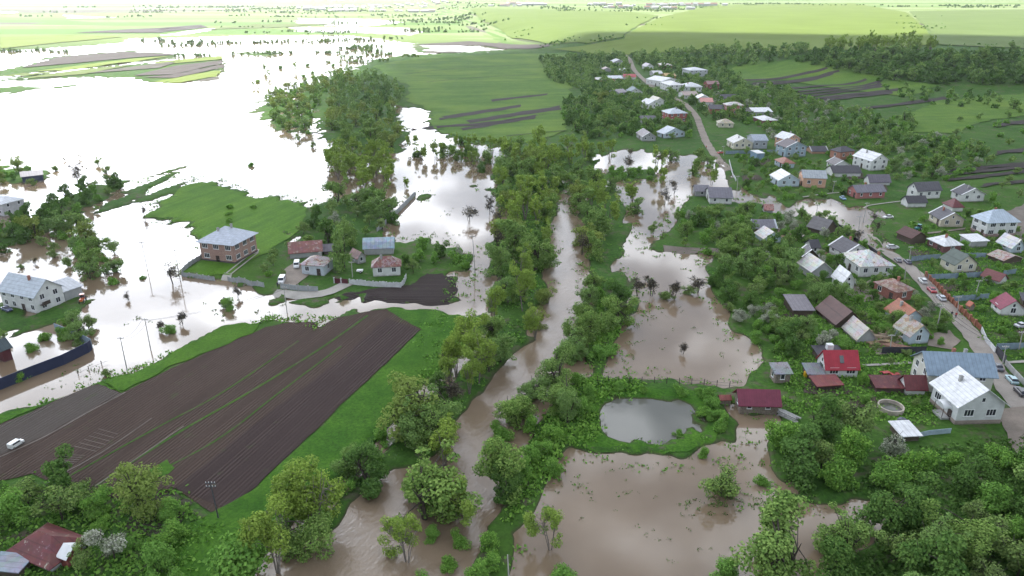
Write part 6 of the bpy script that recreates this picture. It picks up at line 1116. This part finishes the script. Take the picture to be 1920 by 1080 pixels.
def lumber(label, px, py, ln, rz, col, nb=5, name='lumber_pile'):
    t = thing(name, label, 'lumber', px, py, rz); m = MB(); mt = plain('sawn_boards', col, .9, .3, 2)
    for r_ in range(3):
        for k in range(nb - r_): y = (k - (nb - r_) / 2) * .42; e = rnd.uniform(-.5, .5); m.box(-ln/2+e, ln/2+e, y, y+.36, r_*.26, r_*.26+.22)
    m.obj('boards', mt, t)
lumber('pile of pale boards across the lumber yard', 1655, 634, 9, -.15, (.36,.28,.2)); lumber('pile of boards sloping from the white barn', 1634, 625, 8, -.8, (.32,.25,.18), 4); lumber('short stack of boards by the patched white cottage', 1665, 627, 4, 1.4, (.34,.26,.19), 4); lumber('heap of reddish timber above the black fence', 1676, 652, 7, -.5, (.24,.14,.10), 7); lumber('heap of offcuts below the pale board pile', 1650, 646, 6, .2, (.30,.22,.13), 6)
lumber('grey plank pallet on the grass below the maroon barn', 1478, 781, 4, -.9, (.3,.3,.29), 5); lumber('stacked bricks in the yard of the pink-sided house', 1440, 284, 5, .1, (.3,.2,.16), 5, 'brick_stack')
t = thing('barrel', 'yellow plastic barrel beside the grey plank shack', 'barrel', 1511, 706); m = MB(); m.tube([(0,0,0),(0,0,.1),(0,0,.5),(0,0,1.2),(0,0,1.3)], [.4,.55,.6,.55,.35], 14); m.obj('drum', plain('yellow_plastic', (.55,.32,.02), .5, .08), t); m = MB(); m.tube([(.15,0,1.3),(.15,0,1.38)], .12, 10); m.obj('cap', BLACK, t)
t = thing('handcart', 'white handcart on the lawn by the rust-red roofed cottage', 'cart', 675, 511); m = MB(); m.box(-.9,.9,-.6,.6,.5,.9); m.obj('tray', WHITE, t); m = MB(); m.tube([(-.9,0,.6),(-1.8,0,.9)], .04, 5); m.obj('handle', DARKWOOD, t); wheels(t, (.3,), .6, .35)
t = thing('tarp_heap', 'small dark tarp heap on the grass below the round basin', 'heap', 1690, 790); m = MB(); C_ = [(1.3*math.cos(a)*rnd.uniform(.8,1.1), 1.0*math.sin(a)*rnd.uniform(.8,1.1)) for a in np.linspace(0,6.28,11)[:-1]]
for i in range(10): a, b = C_[i-1], C_[i]; m.face([(a[0],a[1],-.1),(b[0],b[1],-.1),(b[0]*.5,b[1]*.5,.7),(a[0]*.5,a[1]*.5,.7)]); m.face([(a[0]*.5,a[1]*.5,.7),(b[0]*.5,b[1]*.5,.7),(0,0,1.0)])
m.obj('cover', plain('grey_tarp', (.14,.15,.18), .8, .2), t)
# canopy and steps of the big white house; porch of the derelict house
br, bw, bd, bh, bm = big; m = MB(); n = 8
for i in range(n):
    a0, a1 = math.pi*i/n, math.pi*(i+1)/n; y = lambda a: -bd*.12 + 1.5*math.cos(a); z = lambda a: 2.6 + .8*math.sin(a)
    m.face([(-bw/2,y(a0),z(a0)),(-bw/2-1.7,y(a0),z(a0)),(-bw/2-1.7,y(a1),z(a1)),(-bw/2,y(a1),z(a1))])
m.obj('canopy', WHITE, br); m = MB(); m.box(-bw/2-1.7,-bw/2-.07,-bd*.12-1.5,-bd*.12+1.5,-1,.5); m.obj('steps', CONC, br); [(lambda q: (q.tube([(-bw/2-1.6,-bd*.12+e,.5),(-bw/2-1.6,-bd*.12+e,2.6)], .06, 6), q.obj('canopy_post', DARKWOOD, br)))(MB()) for e in (-1.4,1.4)]
rr_, rw, rd_, rh_, _ = rus; m = MB(); m.box(-1.3,1.3,-rd_/2-1.6,-rd_/2-.05,-1,2.0); m.face([(-1.3,-rd_/2-1.6,2.0),(1.3,-rd_/2-1.6,2.0),(0,-rd_/2-1.6,3.0)]); m.obj('porch', plain('porch_red', (.2,.06,.05), .8, .3), rr_); m = MB()
for s_ in (-1,1): m.slab([(s_*1.6,-rd_/2-1.85,1.9),(0,-rd_/2-1.85,3.15),(0,-rd_/2+.3,3.15),(s_*1.6,-rd_/2+.3,1.9)], .1)
m.obj('porch_roof', WHITE, rr_)
# balcony on the flooded white house
fr, fw, fd, fh, _ = wh; m = MB(); m.box(-fw*.38,-fw*.10,-fd/2-1.2,-fd/2-.04,fh*.42,fh*.42+.15); m.box(-fw*.38,-fw*.10,-fd/2-1.2,-fd/2-1.1,fh*.42+.15,fh*.42+1.0); m.obj('balcony', DARKWOOD, fr)
# ------------------------------------------------------------------ floating debris, reeds, tufts along the shores
POND_ = poly0([(1122,797),(1130,760),(1158,748),(1235,748),(1300,752),(1313,774),(1316,804),(1293,820),(1240,827),(1176,827),(1132,815)])
def tufts(name, pts, n, s0, s1, mat, mode='any'):
    W = np.array([PG(*p) for p in pts]); x0, y0 = W.min(0); x1, y1 = W.max(0); xs = rng.uniform(x0, x1, n * 6); ys = rng.uniform(y0, y1, n * 6); ok = (sdf(W, xs, ys) > 0) & (sdf(POND_, xs, ys) < 1)
    if mode != 'any':
        l = land_sdf(xs, ys); ok &= l > .8 if mode == 'land' else (l > -5) & (l < 1.5) if mode == 'shore' else (l < -.5)
        if mode == 'water': ok &= vnoise(xs, ys, 14, 33) > .08
    xs, ys = xs[ok][:n], ys[ok][:n]; zs = np.maximum(ground_z(xs, ys), 0); VL = []
    for x, y, z in zip(xs, ys, zs):
        k = rnd.randrange(5, 11); C = rng.normal(size=(k, 3)) * np.array([.5, .5, .12]); s = rnd.uniform(s0, s1); C[:,2] = np.abs(C[:,2]) + .08; N = rng.normal(size=(k, 3)); N /= np.linalg.norm(N, axis=1, keepdims=True); V = quads(C * s * 1.6, N, np.full(k, .3 * s)) + np.array([x, y, z]); VL.append(V)
    V = np.concatenate(VL); me = bpy.data.meshes.new(name); me.from_pydata(V.tolist(), [], np.arange(len(V)).reshape(-1, 4).tolist()); me.materials.append(mat); o = bpy.data.objects.new(name, me); COL.objects.link(o); tag(o, kind='stuff')
tufts('flood_debris', [(1150,590),(1300,540),(1440,660),(1400,715),(1150,700)], 45, 0.19, 0.48, LEAF['dark'], 'water'); tufts('flood_debris', [(1060,840),(1360,820),(1480,900),(1690,940),(1600,1010),(1300,1060),(960,1060)], 57, 0.17, 0.42, LEAF['dark'], 'water'); tufts('flood_debris', [(200,560),(520,560),(560,600),(250,690),(0,760)], 48, 0.28, 0.60, LEAF['dark'], 'water')
tufts('flood_debris', [(700,440),(930,360),(930,560),(880,560),(740,470)], 48, 0.28, 0.60, LEAF['dark'], 'water'); tufts('shore_tufts', [(0,780),(500,590),(900,590),(880,640),(500,1060),(300,1060),(560,620),(250,700)], 700, .5, 1.1, LEAF['bush'], 'shore'); tufts('shore_tufts', [(940,290),(1700,400),(1500,720),(1720,960),(950,1060),(1100,700)], 900, .4, .9, LEAF['bush'], 'shore'); tufts('shore_tufts', [(240,320),(900,330),(900,570),(340,520)], 400, .5, .9, LEAF['bush'], 'shore')
tufts('flood_debris', [(1260,940),(1330,925),(1460,930),(1450,955),(1300,965)], 48, 0.22, 0.54, LEAF['dark'])
tufts('weeds', [(1420,560),(1640,540),(1750,680),(1760,800),(1480,780)], 1500, .5, 1.1, LEAF['bush'], 'land'); tufts('weeds', [(1650,860),(2000,800),(2100,1250),(1350,1250)], 1200, .6, 1.2, LEAF['dark'], 'land'); tufts('weeds', [(1680,440),(1960,440),(2000,700),(1860,660)], 1300, .4, .9, LEAF['bush'], 'land'); tufts('weeds', [(1100,560),(1180,560),(1200,720),(1060,880),(950,980),(990,800)], 900, .6, 1.2, LEAF['bush'], 'land'); tufts('weeds', [(940,300),(1050,300),(1020,620),(920,720),(660,930)], 900, .6, 1.2, LEAF['bush'], 'land'); tufts('weeds', [(-100,900),(330,920),(400,1000),(300,1200),(-100,1200)], 900, .5, 1.1, LEAF['bush'], 'land')
